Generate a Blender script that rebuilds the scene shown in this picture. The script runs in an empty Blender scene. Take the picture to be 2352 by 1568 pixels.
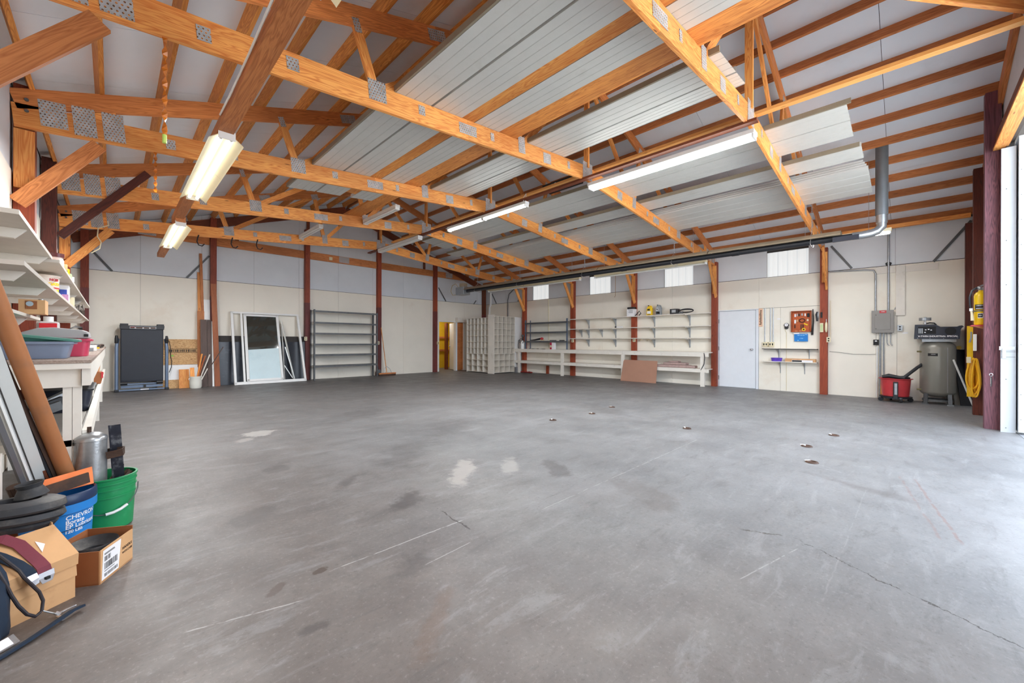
import bpy, bmesh, math, random
from mathutils import Vector, Matrix
R = math.radians
S = bpy.context.scene
COL = S.collection
random.seed(7)

# ---------------------------------------------------------------- camera, world, exposure
cam = bpy.data.cameras.new('camera')
cam.sensor_width = 36.0
cam.lens = 915.5 / 2352 * 36.0
cam.shift_x = 1.4 / 2352
cam.shift_y = 2.2 / 2352
cam.clip_start = 0.05
cam_o = bpy.data.objects.new('camera', cam)
COL.objects.link(cam_o)
cam_o.matrix_world = Matrix.Translation((0, 0, 1.2)) @ Matrix.Rotation(R(-45.06), 4, 'Z') @ Matrix.Rotation(R(90), 4, 'X') @ Matrix.Rotation(0.0027, 4, 'Z')
S.camera = cam_o
S.view_settings.view_transform = 'Standard'
S.view_settings.look = 'None'
S.view_settings.gamma = 1.0
S.view_settings.use_curve_mapping = False
S.view_settings.exposure = 0.45
S.cycles.max_bounces = 12
S.cycles.diffuse_bounces = 7
S.cycles.sample_clamp_indirect = 6.0
world = bpy.data.worlds.new('sky')
S.world = world
world.use_nodes = True
wn = world.node_tree.nodes
wn['Background'].inputs[0].default_value = (0.80, 0.91, 1.05, 1)
wn['Background'].inputs[1].default_value = 4.9
TUBE_E = 16.0       # brightness of the fluorescent tubes
TUBE_W = 92.0      # light of one lit fixture, watts
# sun high behind the building: lights the apron outside, none of it falls straight indoors
sl = bpy.data.lights.new('sun', 'SUN'); sl.energy = 48.0; sl.angle = R(0.6); sl.color = (1.0, .99, .97)
slo = bpy.data.objects.new('sun', sl); COL.objects.link(slo)
slo.rotation_euler = (R(-42), 0, R(-30))
# daylight through the big door: a portal only guides the sampling of the sky
pl = bpy.data.lights.new('door_daylight', 'AREA')
pl.shape = 'RECTANGLE'
pl.size = 5.9
pl.size_y = 3.9
pl.cycles.is_portal = True
plo = bpy.data.objects.new('door_daylight', pl)
COL.objects.link(plo)
plo.location = (5.65, -1.08, 1.95)
plo.rotation_euler = (R(90), 0, 0)

# ---------------------------------------------------------------- helpers
def lin(c):
    c = c / 255.0
    return c / 12.92 if c <= 0.04045 else ((c + 0.055) / 1.055) ** 2.4
def rgb(r, g, b):
    return (lin(r), lin(g), lin(b), 1.0)

W = {}          # world matrices by object name
def wm(o):
    return W.get(o.name, Matrix.Identity(4)) if o else Matrix.Identity(4)
def tag(o, label=None, cat=None, group=None, kind=None):
    if label: o['label'] = label
    if cat: o['category'] = cat
    if group: o['group'] = group
    if kind: o['kind'] = kind
    return o
def thing(name, label, cat, loc=(0, 0, 0), group=None):
    o = bpy.data.objects.new(name, None)
    o.empty_display_size = 0.1
    COL.objects.link(o)
    o.location = loc
    W[o.name] = Matrix.Translation(loc)
    return tag(o, label, cat, group)

class MB:
    """collects shapes in world space, then builds ONE mesh object"""
    def __init__(self):
        self.v = []; self.f = []; self.sm = []
    def add(self, vs, fs, smooth=False):
        n = len(self.v)
        self.v += [Vector(p) for p in vs]
        self.f += [tuple(i + n for i in f) for f in fs]
        self.sm += [smooth] * len(fs)
        return self
    def box(self, lo, hi, m=None):
        x0, y0, z0 = lo; x1, y1, z1 = hi
        vs = [Vector(p) for p in ((x0,y0,z0),(x1,y0,z0),(x1,y1,z0),(x0,y1,z0),(x0,y0,z1),(x1,y0,z1),(x1,y1,z1),(x0,y1,z1))]
        if m is not None: vs = [m @ p for p in vs]
        return self.add(vs, [(0,3,2,1),(4,5,6,7),(0,1,5,4),(1,2,6,5),(2,3,7,6),(3,0,4,7)])
    def cbox(self, c, s, rot=None):
        m = Matrix.Translation(c)
        if rot is not None: m = m @ rot
        return self.box((-s[0]/2,-s[1]/2,-s[2]/2), (s[0]/2,s[1]/2,s[2]/2), m)
    def bar(self, p0, p1, w, h, up=(0,0,1)):
        """a rectangular bar from p0 to p1; w across, h along up"""
        m, L = frame(p0, p1, up)
        return self.box((0,-w/2,-h/2), (L,w/2,h/2), m)
    def cyl(self, p0, p1, r0, r1=None, n=16, caps=True, smooth=True):
        r1 = r0 if r1 is None else r1
        m, L = frame(p0, p1)
        vs = []
        for i in range(n):
            a = 2*math.pi*i/n
            vs.append(m @ Vector((0, math.cos(a)*r0, math.sin(a)*r0)))
        for i in range(n):
            a = 2*math.pi*i/n
            vs.append(m @ Vector((L, math.cos(a)*r1, math.sin(a)*r1)))
        self.add(vs, [(i, (i+1) % n, n+(i+1) % n, n+i) for i in range(n)], smooth)
        if caps:
            self.add(vs[:n], [tuple(range(n))[::-1]]); self.add(vs[n:], [tuple(range(n))])
        return self
    def tube(self, pts, r, n=8, closed=False):
        pts = [Vector(p) for p in pts]
        k = len(pts); rings = []; ref = None
        for i, p in enumerate(pts):
            a = pts[(i-1) % k] if (closed or i > 0) else p
            b = pts[(i+1) % k] if (closed or i < k-1) else p
            t = (b-a).normalized()
            if ref is None:
                ref = t.orthogonal().normalized()
            ref = (ref - t*ref.dot(t))
            ref = ref.normalized() if ref.length > 1e-6 else t.orthogonal().normalized()
            u = t.cross(ref)
            rr = r[i] if isinstance(r, (list, tuple)) else r
            rings.append([p + ref*math.cos(2*math.pi*j/n)*rr + u*math.sin(2*math.pi*j/n)*rr for j in range(n)])
        vs = [q for ring in rings for q in ring]
        fs = []
        for i in range(k if closed else k-1):
            i2 = (i+1) % k
            for j in range(n):
                fs.append((i*n+j, i*n+(j+1) % n, i2*n+(j+1) % n, i2*n+j))
        self.add(vs, fs, True)
        if not closed:
            self.add(rings[0], [tuple(range(n))[::-1]]); self.add(rings[-1], [tuple(range(n))])
        return self
    def strip(self, pts, w, t, side):
        """flat strap through pts, w wide along side vectors, t thick"""
        pts = [Vector(p) for p in pts]; k = len(pts); vs = []
        for i, p in enumerate(pts):
            tn = (pts[min(i+1, k-1)] - pts[max(i-1, 0)]).normalized()
            sd = Vector(side[i] if isinstance(side[0], (tuple, list, Vector)) else side)
            sd = (sd - tn*sd.dot(tn)).normalized()
            nn = tn.cross(sd)
            ww = w[i] if isinstance(w, (list, tuple)) else w
            vs += [p+sd*ww/2+nn*t/2, p-sd*ww/2+nn*t/2, p-sd*ww/2-nn*t/2, p+sd*ww/2-nn*t/2]
        fs = []
        for i in range(k-1):
            a, b = i*4, i*4+4
            fs += [(a,a+1,b+1,b),(a+1,a+2,b+2,b+1),(a+2,a+3,b+3,b+2),(a+3,a,b,b+3)]
        fs += [(3,2,1,0), (4*k-4,4*k-3,4*k-2,4*k-1)]
        return self.add(vs, fs, False)
    def lathe(self, prof, c=(0,0,0), n=24, m=None, a0=0.0, a1=2*math.pi):
        """profile of (r, z) turned about the z axis at c (or matrix m)"""
        m = m if m is not None else Matrix.Translation(c)
        full = abs(a1-a0-2*math.pi) < 1e-6
        cols = n if full else n+1
        vs = []
        for r, z in prof:
            for i in range(cols):
                a = a0 + (a1-a0)*i/n
                vs.append(m @ Vector((r*math.cos(a), r*math.sin(a), z)))
        fs = []
        for k in range(len(prof)-1):
            for i in range(n):
                j = (i+1) % cols
                fs.append((k*cols+i, k*cols+j, (k+1)*cols+j, (k+1)*cols+i))
        return self.add(vs, fs, True)
    def prism(self, poly, a, b):
        """polygon of 3-D points swept from offset a to offset b"""
        n = len(poly)
        a = Vector(a); b = Vector(b)
        vs = [Vector(p)+a for p in poly] + [Vector(p)+b for p in poly]
        fs = [tuple(range(n))[::-1], tuple(range(n, 2*n))] + [(i, (i+1) % n, n+(i+1) % n, n+i) for i in range(n)]
        return self.add(vs, fs)
    def ball(self, c, r, n=12, m=3, s=(1,1,1)):
        prof = []
        k = max(4, n//2)
        for i in range(k+1):
            a = -math.pi/2 + math.pi*i/k
            prof.append((max(1e-4, math.cos(a)), math.sin(a)))
        mm = Matrix.Translation(c) @ Matrix.Diagonal((r*s[0], r*s[1], r*s[2], 1))
        return self.lathe(prof, n=n, m=mm)
    def build(self, name, mat, parent=None, label=None, cat=None, group=None, kind=None, m=None, bevel=0.0, loc=None):
        """m: the object's own world frame (for the grain direction); else origin at base centre"""
        if m is None:
            if parent is not None:
                m = wm(parent).copy()
            else:
                xs = [p.x for p in self.v]; ys = [p.y for p in self.v]; zs = [p.z for p in self.v]
                m = Matrix.Translation(((min(xs)+max(xs))/2, (min(ys)+max(ys))/2, min(zs)))
        inv = m.inverted()
        me = bpy.data.meshes.new(name)
        me.from_pydata([inv @ p for p in self.v], [], self.f)
        bm = bmesh.new(); bm.from_mesh(me)
        bmesh.ops.remove_doubles(bm, verts=bm.verts, dist=1e-5)
        bmesh.ops.recalc_face_normals(bm, faces=bm.faces)
        bm.to_mesh(me); bm.free()
        if any(self.sm):
            if all(self.sm) or len(me.polygons) != len(self.sm):
                me.polygons.foreach_set('use_smooth', [True]*len(me.polygons))
                me.set_sharp_from_angle(angle=R(40))
            else:
                me.polygons.foreach_set('use_smooth', [True]*len(me.polygons))
                me.set_sharp_from_angle(angle=R(40))
        me.materials.append(mat)
        o = bpy.data.objects.new(name, me)
        COL.objects.link(o)
        if parent is not None:
            o.parent = parent
            o.matrix_basis = wm(parent).inverted() @ m
        else:
            o.matrix_basis = m
        W[o.name] = m
        if bevel:
            bv = o.modifiers.new('bevel', 'BEVEL'); bv.width = bevel; bv.segments = 2; bv.limit_method = 'ANGLE'
        return tag(o, label, cat, group, kind)

def frame(p0, p1, up=(0,0,1)):
    p0 = Vector(p0); p1 = Vector(p1); d = p1-p0; L = d.length; x = d/L
    up = Vector(up)
    if abs(x.dot(up)) > 0.999: up = Vector((0,1,0))
    y = up.cross(x).normalized(); z = x.cross(y)
    m = Matrix(((x.x,y.x,z.x,p0.x),(x.y,y.y,z.y,p0.y),(x.z,y.z,z.z,p0.z),(0,0,0,1)))
    return m, L

def board(name, mat, p0, p1, w, h, parent=None, up=(0,0,1), label=None, cat=None, group=None, kind=None, ends=(0,0)):
    """a length of timber whose own x axis runs along the grain; ends: how far the top edge is cut back at either end"""
    m, L = frame(p0, p1, up)
    b = MB()
    e0, e1 = ends
    vs = [(0+max(-e0,0),-w/2,-h/2),(L-max(-e1,0),-w/2,-h/2),(L-max(-e1,0),w/2,-h/2),(max(-e0,0),w/2,-h/2),
          (max(e0,0),-w/2,h/2),(L-max(e1,0),-w/2,h/2),(L-max(e1,0),w/2,h/2),(max(e0,0),w/2,h/2)]
    b.add([m @ Vector(p) for p in vs], [(0,3,2,1),(4,5,6,7),(0,1,5,4),(1,2,6,5),(2,3,7,6),(3,0,4,7)])
    return b.build(name, mat, parent, label, cat, group, kind, m=m)

def text_mesh(txt, size, bold=0.0, shear=0.0, spacing=1.0):
    cu = bpy.data.curves.new('t', 'FONT')
    cu.body = txt; cu.size = size; cu.offset = bold; cu.shear = shear; cu.space_character = spacing
    cu.align_x = 'LEFT'
    o = bpy.data.objects.new('t', cu)
    COL.objects.link(o)
    dg = bpy.context.evaluated_depsgraph_get()
    me = bpy.data.meshes.new_from_object(o.evaluated_get(dg))
    vs = [v.co.copy() for v in me.vertices]; fs = [tuple(p.vertices) for p in me.polygons]
    bpy.data.objects.remove(o); bpy.data.meshes.remove(me); bpy.data.curves.remove(cu)
    return vs, fs
def text_on(mb, txt, size, o, x, y, bold=0.0, center=True, **k):
    """flat lettering with origin o, reading along x, upright along y"""
    vs, fs = text_mesh(txt, size, bold, **k)
    if not vs: return mb
    cx = (min(p.x for p in vs)+max(p.x for p in vs))/2 if center else 0
    o = Vector(o); x = Vector(x).normalized(); y = Vector(y).normalized()
    return mb.add([o + x*(p.x-cx) + y*p.y for p in vs], fs)

# ---------------------------------------------------------------- materials
def newmat(name):
    m = bpy.data.materials.new(name); m.use_nodes = True
    nt = m.node_tree
    return m, nt, nt.nodes['Principled BSDF']
class N:
    """tiny node helper"""
    def __init__(self, nt): self.nt = nt
    def __call__(self, t, **k):
        n = self.nt.nodes.new(t)
        for a, b in k.items(): setattr(n, a, b)
        return n
    def link(self, a, b): self.nt.links.new(a, b)
    def val(self, s, v):
        if hasattr(v, 'is_linked') or isinstance(v, bpy.types.NodeSocket): self.link(v, s)
        else: s.default_value = v
    def math(self, op, a, b=0.0, c=0.0, clamp=False):
        n = self('ShaderNodeMath', operation=op); n.use_clamp = clamp
        self.val(n.inputs[0], a); self.val(n.inputs[1], b); self.val(n.inputs[2], c)
        return n.outputs[0]
    def mix(self, f, a, b, mode='MIX'):
        n = self('ShaderNodeMix', data_type='RGBA', blend_type=mode)
        self.val(n.inputs[0], f); self.val(n.inputs[6], a); self.val(n.inputs[7], b)
        return n.outputs[2]
    def noise(self, vec, scale, detail=4, rough=0.55, dist=0.0):
        n = self('ShaderNodeTexNoise'); self.link(vec, n.inputs['Vector'])
        n.inputs['Scale'].default_value = scale; n.inputs['Detail'].default_value = detail
        n.inputs['Roughness'].default_value = rough; n.inputs['Distortion'].default_value = dist
        return n.outputs['Fac']
    def ramp(self, f, *stops):
        n = self('ShaderNodeValToRGB'); self.link(f, n.inputs[0])
        e = n.color_ramp.elements
        while len(e) < len(stops): e.new(0.5)
        for el, (p, c) in zip(e, stops):
            el.position = p; el.color = c if len(c) == 4 else (*c, 1)
        return n.outputs[0]
    def step(self, f, lo, hi):
        n = self('ShaderNodeMapRange'); n.interpolation_type = 'SMOOTHSTEP'
        self.val(n.inputs[0], f); n.inputs[1].default_value = lo; n.inputs[2].default_value = hi
        return n.outputs[0]
    def coords(self, scale=(1,1,1), rand=True):
        tc = self('ShaderNodeTexCoord')
        v = tc.outputs['Object']
        if rand:
            oi = self('ShaderNodeObjectInfo')
            cb = self('ShaderNodeCombineXYZ')
            m1 = self.math('MULTIPLY', oi.outputs['Random'], 37.0)
            self.link(m1, cb.inputs[0]); self.link(m1, cb.inputs[1]); self.link(m1, cb.inputs[2])
            ad = self('ShaderNodeVectorMath', operation='ADD')
            self.link(v, ad.inputs[0]); self.link(cb.outputs[0], ad.inputs[1]); v = ad.outputs[0]
        mp = self('ShaderNodeMapping'); self.link(v, mp.inputs[0]); mp.inputs['Scale'].default_value = scale
        return mp.outputs[0]
    def bump(self, h, strength, dist, bs):
        b = self('ShaderNodeBump'); b.inputs['Strength'].default_value = strength; b.inputs['Distance'].default_value = dist
        self.link(h, b.inputs['Height']); self.link(b.outputs[0], bs.inputs['Normal'])

CACHE = {}
def plain(name, col, rough=0.55, metal=0.0, var=0.12, scale=6.0, dirt=None, dirt_amt=0.0, dirt_scale=3.0, bump=0.0, spec=0.5):
    """paint / plastic / metal with mottling and optional worn or stained patches"""
    if name in CACHE: return CACHE[name]
    m, nt, bs = newmat(name); n = N(nt)
    v = n.coords()
    f = n.noise(v, scale, 5, 0.6)
    dark = tuple(c*(1-var) for c in col[:3]) + (1,)
    lite = tuple(min(1, c*(1+var*0.7)) for c in col[:3]) + (1,)
    c = n.ramp(f, (0.25, dark), (0.75, lite))
    if dirt:
        g = n.step(n.noise(v, dirt_scale, 6, 0.65), 0.62-0.25*dirt_amt, 0.72)
        c = n.mix(n.math('MULTIPLY', g, dirt_amt), c, dirt)
    n.link(c, bs.inputs['Base Color'])
    bs.inputs['Roughness'].default_value = rough
    bs.inputs['Metallic'].default_value = metal
    bs.inputs['Specular IOR Level'].default_value = spec
    if bump: n.bump(n.noise(v, scale*6, 3), bump, 0.01, bs)
    CACHE[name] = m
    return m
def wood(name, lite, dark, rough=0.6, knots=True, contrast=1.0, fine=1.0):
    m, nt, bs = newmat(name); n = N(nt)
    v = n.coords((0.55, 9.0*fine, 9.0*fine))
    f1 = n.noise(v, 1.6, 3, 0.5, 0.6)
    v2 = n.coords((1.2, 40*fine, 40*fine))
    f2 = n.noise(v2, 2.0, 3, 0.6)
    rings = n.math('FRACT', n.math('MULTIPLY', f1, 13.0))
    rings = n.math('PINGPONG', rings, 0.5)
    t = n.math('ADD', n.math('MULTIPLY', rings, 1.1*contrast), n.math('MULTIPLY', f2, 0.5), clamp=True)
    c = n.ramp(t, (0.12, dark), (0.75, lite))
    big = n.noise(n.coords((0.5, 2, 2)), 1.2, 2)
    c = n.mix(n.step(big, 0.35, 0.7), c, n.mix(0.5, c, tuple(x*0.62 for x in dark[:3])+(1,)))
    oi = n('ShaderNodeObjectInfo')
    hs = n('ShaderNodeHueSaturation')
    hs.inputs['Saturation'].default_value = 1.0
    n.link(n.math('ADD', 0.84, n.math('MULTIPLY', oi.outputs['Random'], 0.32)), hs.inputs['Value'])
    n.link(c, hs.inputs['Color']); c = hs.outputs[0]
    if knots:
        vo = n('ShaderNodeTexVoronoi'); n.link(n.coords((1.1, 5.5, 5.5)), vo.inputs['Vector']); vo.inputs['Scale'].default_value = 1.4
        k = n.step(vo.outputs['Distance'], 0.075, 0.035)
        c = n.mix(n.math('MULTIPLY', k, 0.85), c, tuple(x*0.28 for x in dark[:3])+(1,))
    n.link(c, bs.inputs['Base Color'])
    bs.inputs['Roughness'].default_value = rough
    n.bump(f2, 0.12, 0.004, bs)
    CACHE[name] = m
    return m
def glow(name, col, strength):
    m, nt, bs = newmat(name)
    bs.inputs['Base Color'].default_value = col
    bs.inputs['Emission Color'].default_value = col
    bs.inputs['Emission Strength'].default_value = strength
    return m

PINE = wood('pine_framing', rgb(252, 180, 98), rgb(214, 114, 42), contrast=1.15)
PINE_PALE = wood('pale_pine', rgb(252, 196, 122), rgb(226, 150, 72), contrast=0.7)
PURLIN_L = wood('purlin_pine', rgb(246, 172, 90), rgb(190, 106, 38), contrast=0.9)
FIR = wood('brown_fir', rgb(214, 138, 80), rgb(168, 94, 46))
CHORD = wood('amber_fir', rgb(232, 150, 84), rgb(186, 104, 50))
FIR_DARK = wood('dark_fir', rgb(132, 66, 34), rgb(88, 38, 16))
POST = wood('stained_post', rgb(172, 78, 44), rgb(122, 44, 22), contrast=0.7)
POST_PURPLE = wood('treated_post_foot', rgb(132, 62, 56), rgb(88, 34, 34), contrast=0.7)
POST_DARK = wood('dark_treated_post', rgb(112, 46, 28), rgb(62, 20, 10), contrast=0.7)
POST_WORN = wood('worn_purple_post', rgb(132, 82, 92), rgb(68, 36, 50), contrast=1.3, fine=1.5)
GREYWOOD = wood('grey_brown_plank', rgb(108, 88, 80), rgb(78, 60, 54), contrast=0.6, knots=False, fine=2)
REDWOOD = wood('reddish_plank', rgb(196, 122, 78), rgb(160, 84, 46), contrast=0.5)
BENCHTOP = wood('worn_bench_top', rgb(178, 160, 148), rgb(132, 112, 100), contrast=0.6, knots=False)

WHITE_WOOD = plain('white_painted_wood', rgb(232, 226, 216), 0.55, var=0.05, dirt=rgb(150, 130, 110), dirt_amt=0.25, dirt_scale=5, bump=0.05)
CREAM = plain('cream_wall_board', rgb(241, 235, 222), 0.65, var=0.045, scale=1.2, dirt=rgb(206, 178, 148), dirt_amt=0.22, dirt_scale=0.7)
GREYBOARD = plain('grey_insulation_board', rgb(218, 222, 227), 0.6, var=0.06, scale=1.5, bump=0.02)
SHEATH = plain('grey_roof_board', rgb(232, 240, 250), 0.62, var=0.05, scale=0.9, dirt=rgb(200, 200, 202), dirt_amt=0.3, dirt_scale=0.8)
DARKGAP = plain('shadow_backing', rgb(60, 56, 54), 0.8)
BLACK = plain('black_plastic', rgb(34, 35, 40), 0.45, var=0.2)
RUBBER = plain('black_rubber', rgb(52, 52, 56), 0.62, var=0.25, dirt=rgb(128, 122, 114), dirt_amt=0.6, dirt_scale=6, bump=0.1)
NAVY = plain('navy_black_paint', rgb(38, 42, 56), 0.4, var=0.15)
STEEL = plain('galvanised_steel', rgb(168, 172, 176), 0.38, 0.75, var=0.18, scale=14)
ALU = plain('bare_aluminium', rgb(214, 214, 210), 0.35, 0.55, var=0.08)
TAN_METAL = plain('tan_metal', rgb(172, 156, 132), 0.4, 0.4, var=0.1)
GREYPAINT = plain('grey_steel_paint', rgb(96, 98, 100), 0.5, 0.2, var=0.2, dirt=rgb(60, 58, 58), dirt_amt=0.4, dirt_scale=9)
WHITE = plain('white_enamel', rgb(238, 238, 236), 0.4, var=0.03)
CREAM_ENAMEL = plain('cream_enamel', rgb(228, 216, 182), 0.4, var=0.04)
WHITE_DOOR = plain('white_door_paint', rgb(226, 230, 236), 0.42, var=0.03, dirt=rgb(190, 190, 190), dirt_amt=0.15)
CARD = plain('tan_cardboard', rgb(214, 166, 118), 0.75, var=0.08, dirt=rgb(160, 112, 70), dirt_amt=0.3, dirt_scale=8)
CARD_DARK = plain('brown_cardboard', rgb(158, 96, 56), 0.75, var=0.1)
RED = plain('red_plastic', rgb(198, 58, 64), 0.45, var=0.12, dirt=rgb(150, 60, 60), dirt_amt=0.4, dirt_scale=7)
YELLOW = plain('yellow_enamel', rgb(250, 206, 20), 0.35, var=0.05)
ROSE = plain('rose_plastic', rgb(206, 66, 96), 0.38, var=0.06)
GREEN = plain('green_plastic', rgb(26, 142, 84), 0.4, var=0.08, dirt=rgb(90, 170, 130), dirt_amt=0.25, dirt_scale=12)
BLUE = plain('blue_plastic', rgb(32, 128, 206), 0.4, var=0.07)
RUST = plain('rusty_steel', rgb(78, 58, 48), 0.6, 0.4, var=0.35, dirt=rgb(110, 74, 50), dirt_amt=0.5, dirt_scale=9, bump=0.15)
CHROME = plain('chrome', rgb(215, 215, 220), 0.18, 0.9, var=0.05)
PAPER = plain('white_paper', rgb(244, 242, 244), 0.7, var=0.03)
INK = plain('black_ink', rgb(26, 26, 28), 0.7, var=0.05)
BROWNBOARD = plain('hardboard', rgb(172, 128, 106), 0.6, var=0.07, scale=3, bump=0.03)
def nail_plate_material():
    m, nt, bs = newmat('nail_plate'); n = N(nt)
    tc = n('ShaderNodeTexCoord'); sp = n('ShaderNodeSeparateXYZ'); n.link(tc.outputs['Object'], sp.inputs[0])
    u = n.math('MULTIPLY', sp.outputs[0], 1/0.029); w = n.math('MULTIPLY', sp.outputs[2], 1/0.026)
    row = n.math('FLOOR', w)
    u = n.math('ADD', u, n.math('MULTIPLY', n.math('MODULO', row, 2.0), 0.5))
    fu = n.math('SUBTRACT', n.math('FRACT', u), 0.5); fw = n.math('SUBTRACT', n.math('FRACT', w), 0.5)
    d = n.math('SQRT', n.math('ADD', n.math('POWER', n.math('MULTIPLY', fu, 1.15), 2.0), n.math('POWER', n.math('MULTIPLY', fw, 1.0), 2.0)))
    hole = n.step(d, 0.30, 0.22)
    lip = n.math('MULTIPLY', n.step(d, 0.42, 0.34), n.step(d, 0.22, 0.30))
    v = n.coords()
    steel = n.ramp(n.noise(v, 12, 4), (0.3, rgb(156, 160, 164)), (0.7, rgb(196, 199, 203)))
    steel = n.mix(n.math('MULTIPLY', lip, 0.5), steel, rgb(206, 210, 212))
    wd = n.ramp(n.noise(v, 60, 2), (0.42, rgb(84, 62, 46)), (0.55, rgb(206, 132, 66)))
    n.link(n.mix(hole, steel, wd), bs.inputs['Base Color'])
    n.link(n.math('MULTIPLY', n.math('SUBTRACT', 1.0, hole), 0.2), bs.inputs['Metallic'])
    bs.inputs['Roughness'].default_value = 0.42
    n.bump(n.math('SUBTRACT', n.math('MULTIPLY', lip, 0.6), hole), 0.6, 0.004, bs)
    return m
PLATE = nail_plate_material()

def floor_material():
    m, nt, bs = newmat('concrete_floor'); n = N(nt)
    tc = n('ShaderNodeTexCoord'); P = tc.outputs['Object']
    sp = n('ShaderNodeSeparateXYZ'); n.link(P, sp.inputs[0])
    def nz(s, d=5, r=0.6, dist=0.0): return n.noise(P, s, d, r, dist)
    base = n.ramp(nz(0.8, 7, 0.68), (0.30, rgb(105, 105, 107)), (0.5, rgb(120, 120, 121)), (0.70, rgb(135, 135, 137)))
    # traffic-worn brownish concrete towards the benches
    brown = n.math('MULTIPLY', n.step(n.math('ADD', n.math('ADD', sp.outputs[0], n.math('MULTIPLY', sp.outputs[1], 0.15)), n.math('MULTIPLY', nz(0.5, 5, 0.7), 3.6)), 5.4, 1.8), 0.85)
    base = n.mix(brown, base, n.ramp(nz(1.6, 7, 0.7), (0.3, rgb(90, 78, 72)), (0.5, rgb(103, 92, 86)), (0.7, rgb(122, 111, 104))))
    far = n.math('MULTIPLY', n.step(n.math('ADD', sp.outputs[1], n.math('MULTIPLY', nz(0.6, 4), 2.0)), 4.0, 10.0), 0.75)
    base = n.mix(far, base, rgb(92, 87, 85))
    # smears across the traffic direction, fine speckle and pits
    mp = n('ShaderNodeMapping'); n.link(P, mp.inputs[0]); mp.inputs['Rotation'].default_value = (0, 0, R(38)); mp.inputs['Scale'].default_value = (0.9, 3.2, 1)
    sm = n.noise(mp.outputs[0], 2.4, 8, 0.72, 0.6)
    base = n.mix(n.math('MULTIPLY', n.step(sm, 0.53, 0.68), 0.42), base, rgb(85, 83, 83))
    base = n.mix(n.math('MULTIPLY', n.step(sm, 0.47, 0.33), 0.35), base, rgb(148, 148, 150))
    base = n.mix(n.math('MULTIPLY', n.step(nz(46, 4, 0.75), 0.55, 0.70), 0.42), base, rgb(74, 69, 65))
    base = n.mix(n.math('MULTIPLY', n.step(nz(46, 4, 0.75), 0.45, 0.32), 0.25), base, rgb(164, 161, 159))
    base = n.mix(n.math('MULTIPLY', n.step(nz(9, 7, 0.75), 0.57, 0.70), 0.34), base, rgb(81, 75, 72))
    base = n.mix(n.math('MULTIPLY', n.step(nz(2.6, 7, 0.75, 0.8), 0.61, 0.72), 0.30), base, rgb(159, 159, 160))
    cmb = n('ShaderNodeCombineXYZ')
    wob = n.noise(P, 5.0, 4, 0.6)
    w2 = n.math('SUBTRACT', n.math('ADD', n.math('MULTIPLY', wob, 0.6), n.math('MULTIPLY', n.noise(P, 17.0, 6, 0.75), 0.4)), 0.5)
    def blob(x, y, rx, ry, ang, col, amt, soft=0.5, nsc=6.0):
        nonlocal base
        ca, sa = math.cos(R(ang)), math.sin(R(ang))
        dx = n.math('SUBTRACT', sp.outputs[0], x); dy = n.math('SUBTRACT', sp.outputs[1], y)
        u = n.math('MULTIPLY', n.math('ADD', n.math('MULTIPLY', dx, ca), n.math('MULTIPLY', dy, sa)), 1/rx)
        v = n.math('MULTIPLY', n.math('SUBTRACT', n.math('MULTIPLY', dy, ca), n.math('MULTIPLY', dx, sa)), 1/ry)
        d = n.math('SQRT', n.math('ADD', n.math('MULTIPLY', u, u), n.math('MULTIPLY', v, v)))
        d = n.math('ADD', d, n.math('MULTIPLY', w2, 3.2))
        k = n.math('MULTIPLY', n.step(d, 1.0, 1.0-soft), amt)
        base = n.mix(k, base, col)
    DK = rgb(68, 63, 63)
    blob(1.58, 2.68, .30, .16, 40, DK, .7, .8)
    blob(0.70, 3.21, .26, .16, 30, DK, .45, .6)
    blob(1.19, 1.92, .20, .12, 20, DK, .55, .8)
    blob(0.77, 2.18, .055, .035, 10, rgb(72, 57, 49), .8, .3)
    blob(0.57, 2.17, .06, .03, 40, rgb(81, 66, 60), .7, .3)
    blob(1.44, 3.42, .22, .08, 45, DK, .5, .6)
    blob(3.0, 2.38, .34, .15, 60, DK, .5, .6)
    blob(1.12, 4.24, .24, .14, 50, DK, .45, .6)
    blob(3.0, 1.5, .5, .22, 60, rgb(94, 87, 84), .4, .7)
    blob(2.24, 3.86, .8, .3, 45, DK, .35, .8)
    blob(0.60, 1.77, .07, .04, 0, DK, .6, .6)
    blob(1.0, 1.45, .3, .06, 40, rgb(109, 81, 61), .3, .7)
    blob(2.33, 2.95, .42, .13, 45, rgb(166, 160, 155), .75, .5)
    blob(2.75, 2.75, .30, .10, 45, rgb(164, 160, 156), .6, .6)
    blob(1.37, 6.02, .22, .20, 45, rgb(164, 160, 156), .75, .4)
    blob(1.14, 5.75, .16, .10, 45, rgb(155, 150, 146), .6, .5)
    blob(4.4, 0.25, .6, .10, 70, rgb(87, 81, 80), .4, .8)
    blob(3.4, 4.6, .9, .4, 40, DK, .35, .8)
    blob(6.2, 3.8, 1.1, .4, 60, DK, .28, .8)
    blob(2.9, 6.5, .8, .5, 30, DK, .32, .8)
    def line(x0, y0, x1, y1, w, col, amt, wobble=0.03):
        nonlocal base
        L = math.hypot(x1-x0, y1-y0); ca, sa = (x1-x0)/L, (y1-y0)/L
        dx = n.math('SUBTRACT', sp.outputs[0], x0); dy = n.math('SUBTRACT', sp.outputs[1], y0)
        u = n.math('ADD', n.math('MULTIPLY', dx, ca), n.math('MULTIPLY', dy, sa))
        v = n.math('SUBTRACT', n.math('MULTIPLY', dy, ca), n.math('MULTIPLY', dx, sa))
        v = n.math('ADD', v, n.math('MULTIPLY', w2, wobble*2))
        k = n.step(n.math('ABSOLUTE', v), w, w*0.35)
        k = n.math('MULTIPLY', k, n.math('MULTIPLY', n.step(u, -0.02, 0.02), n.step(u, L+0.02, L-0.02)))
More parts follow.
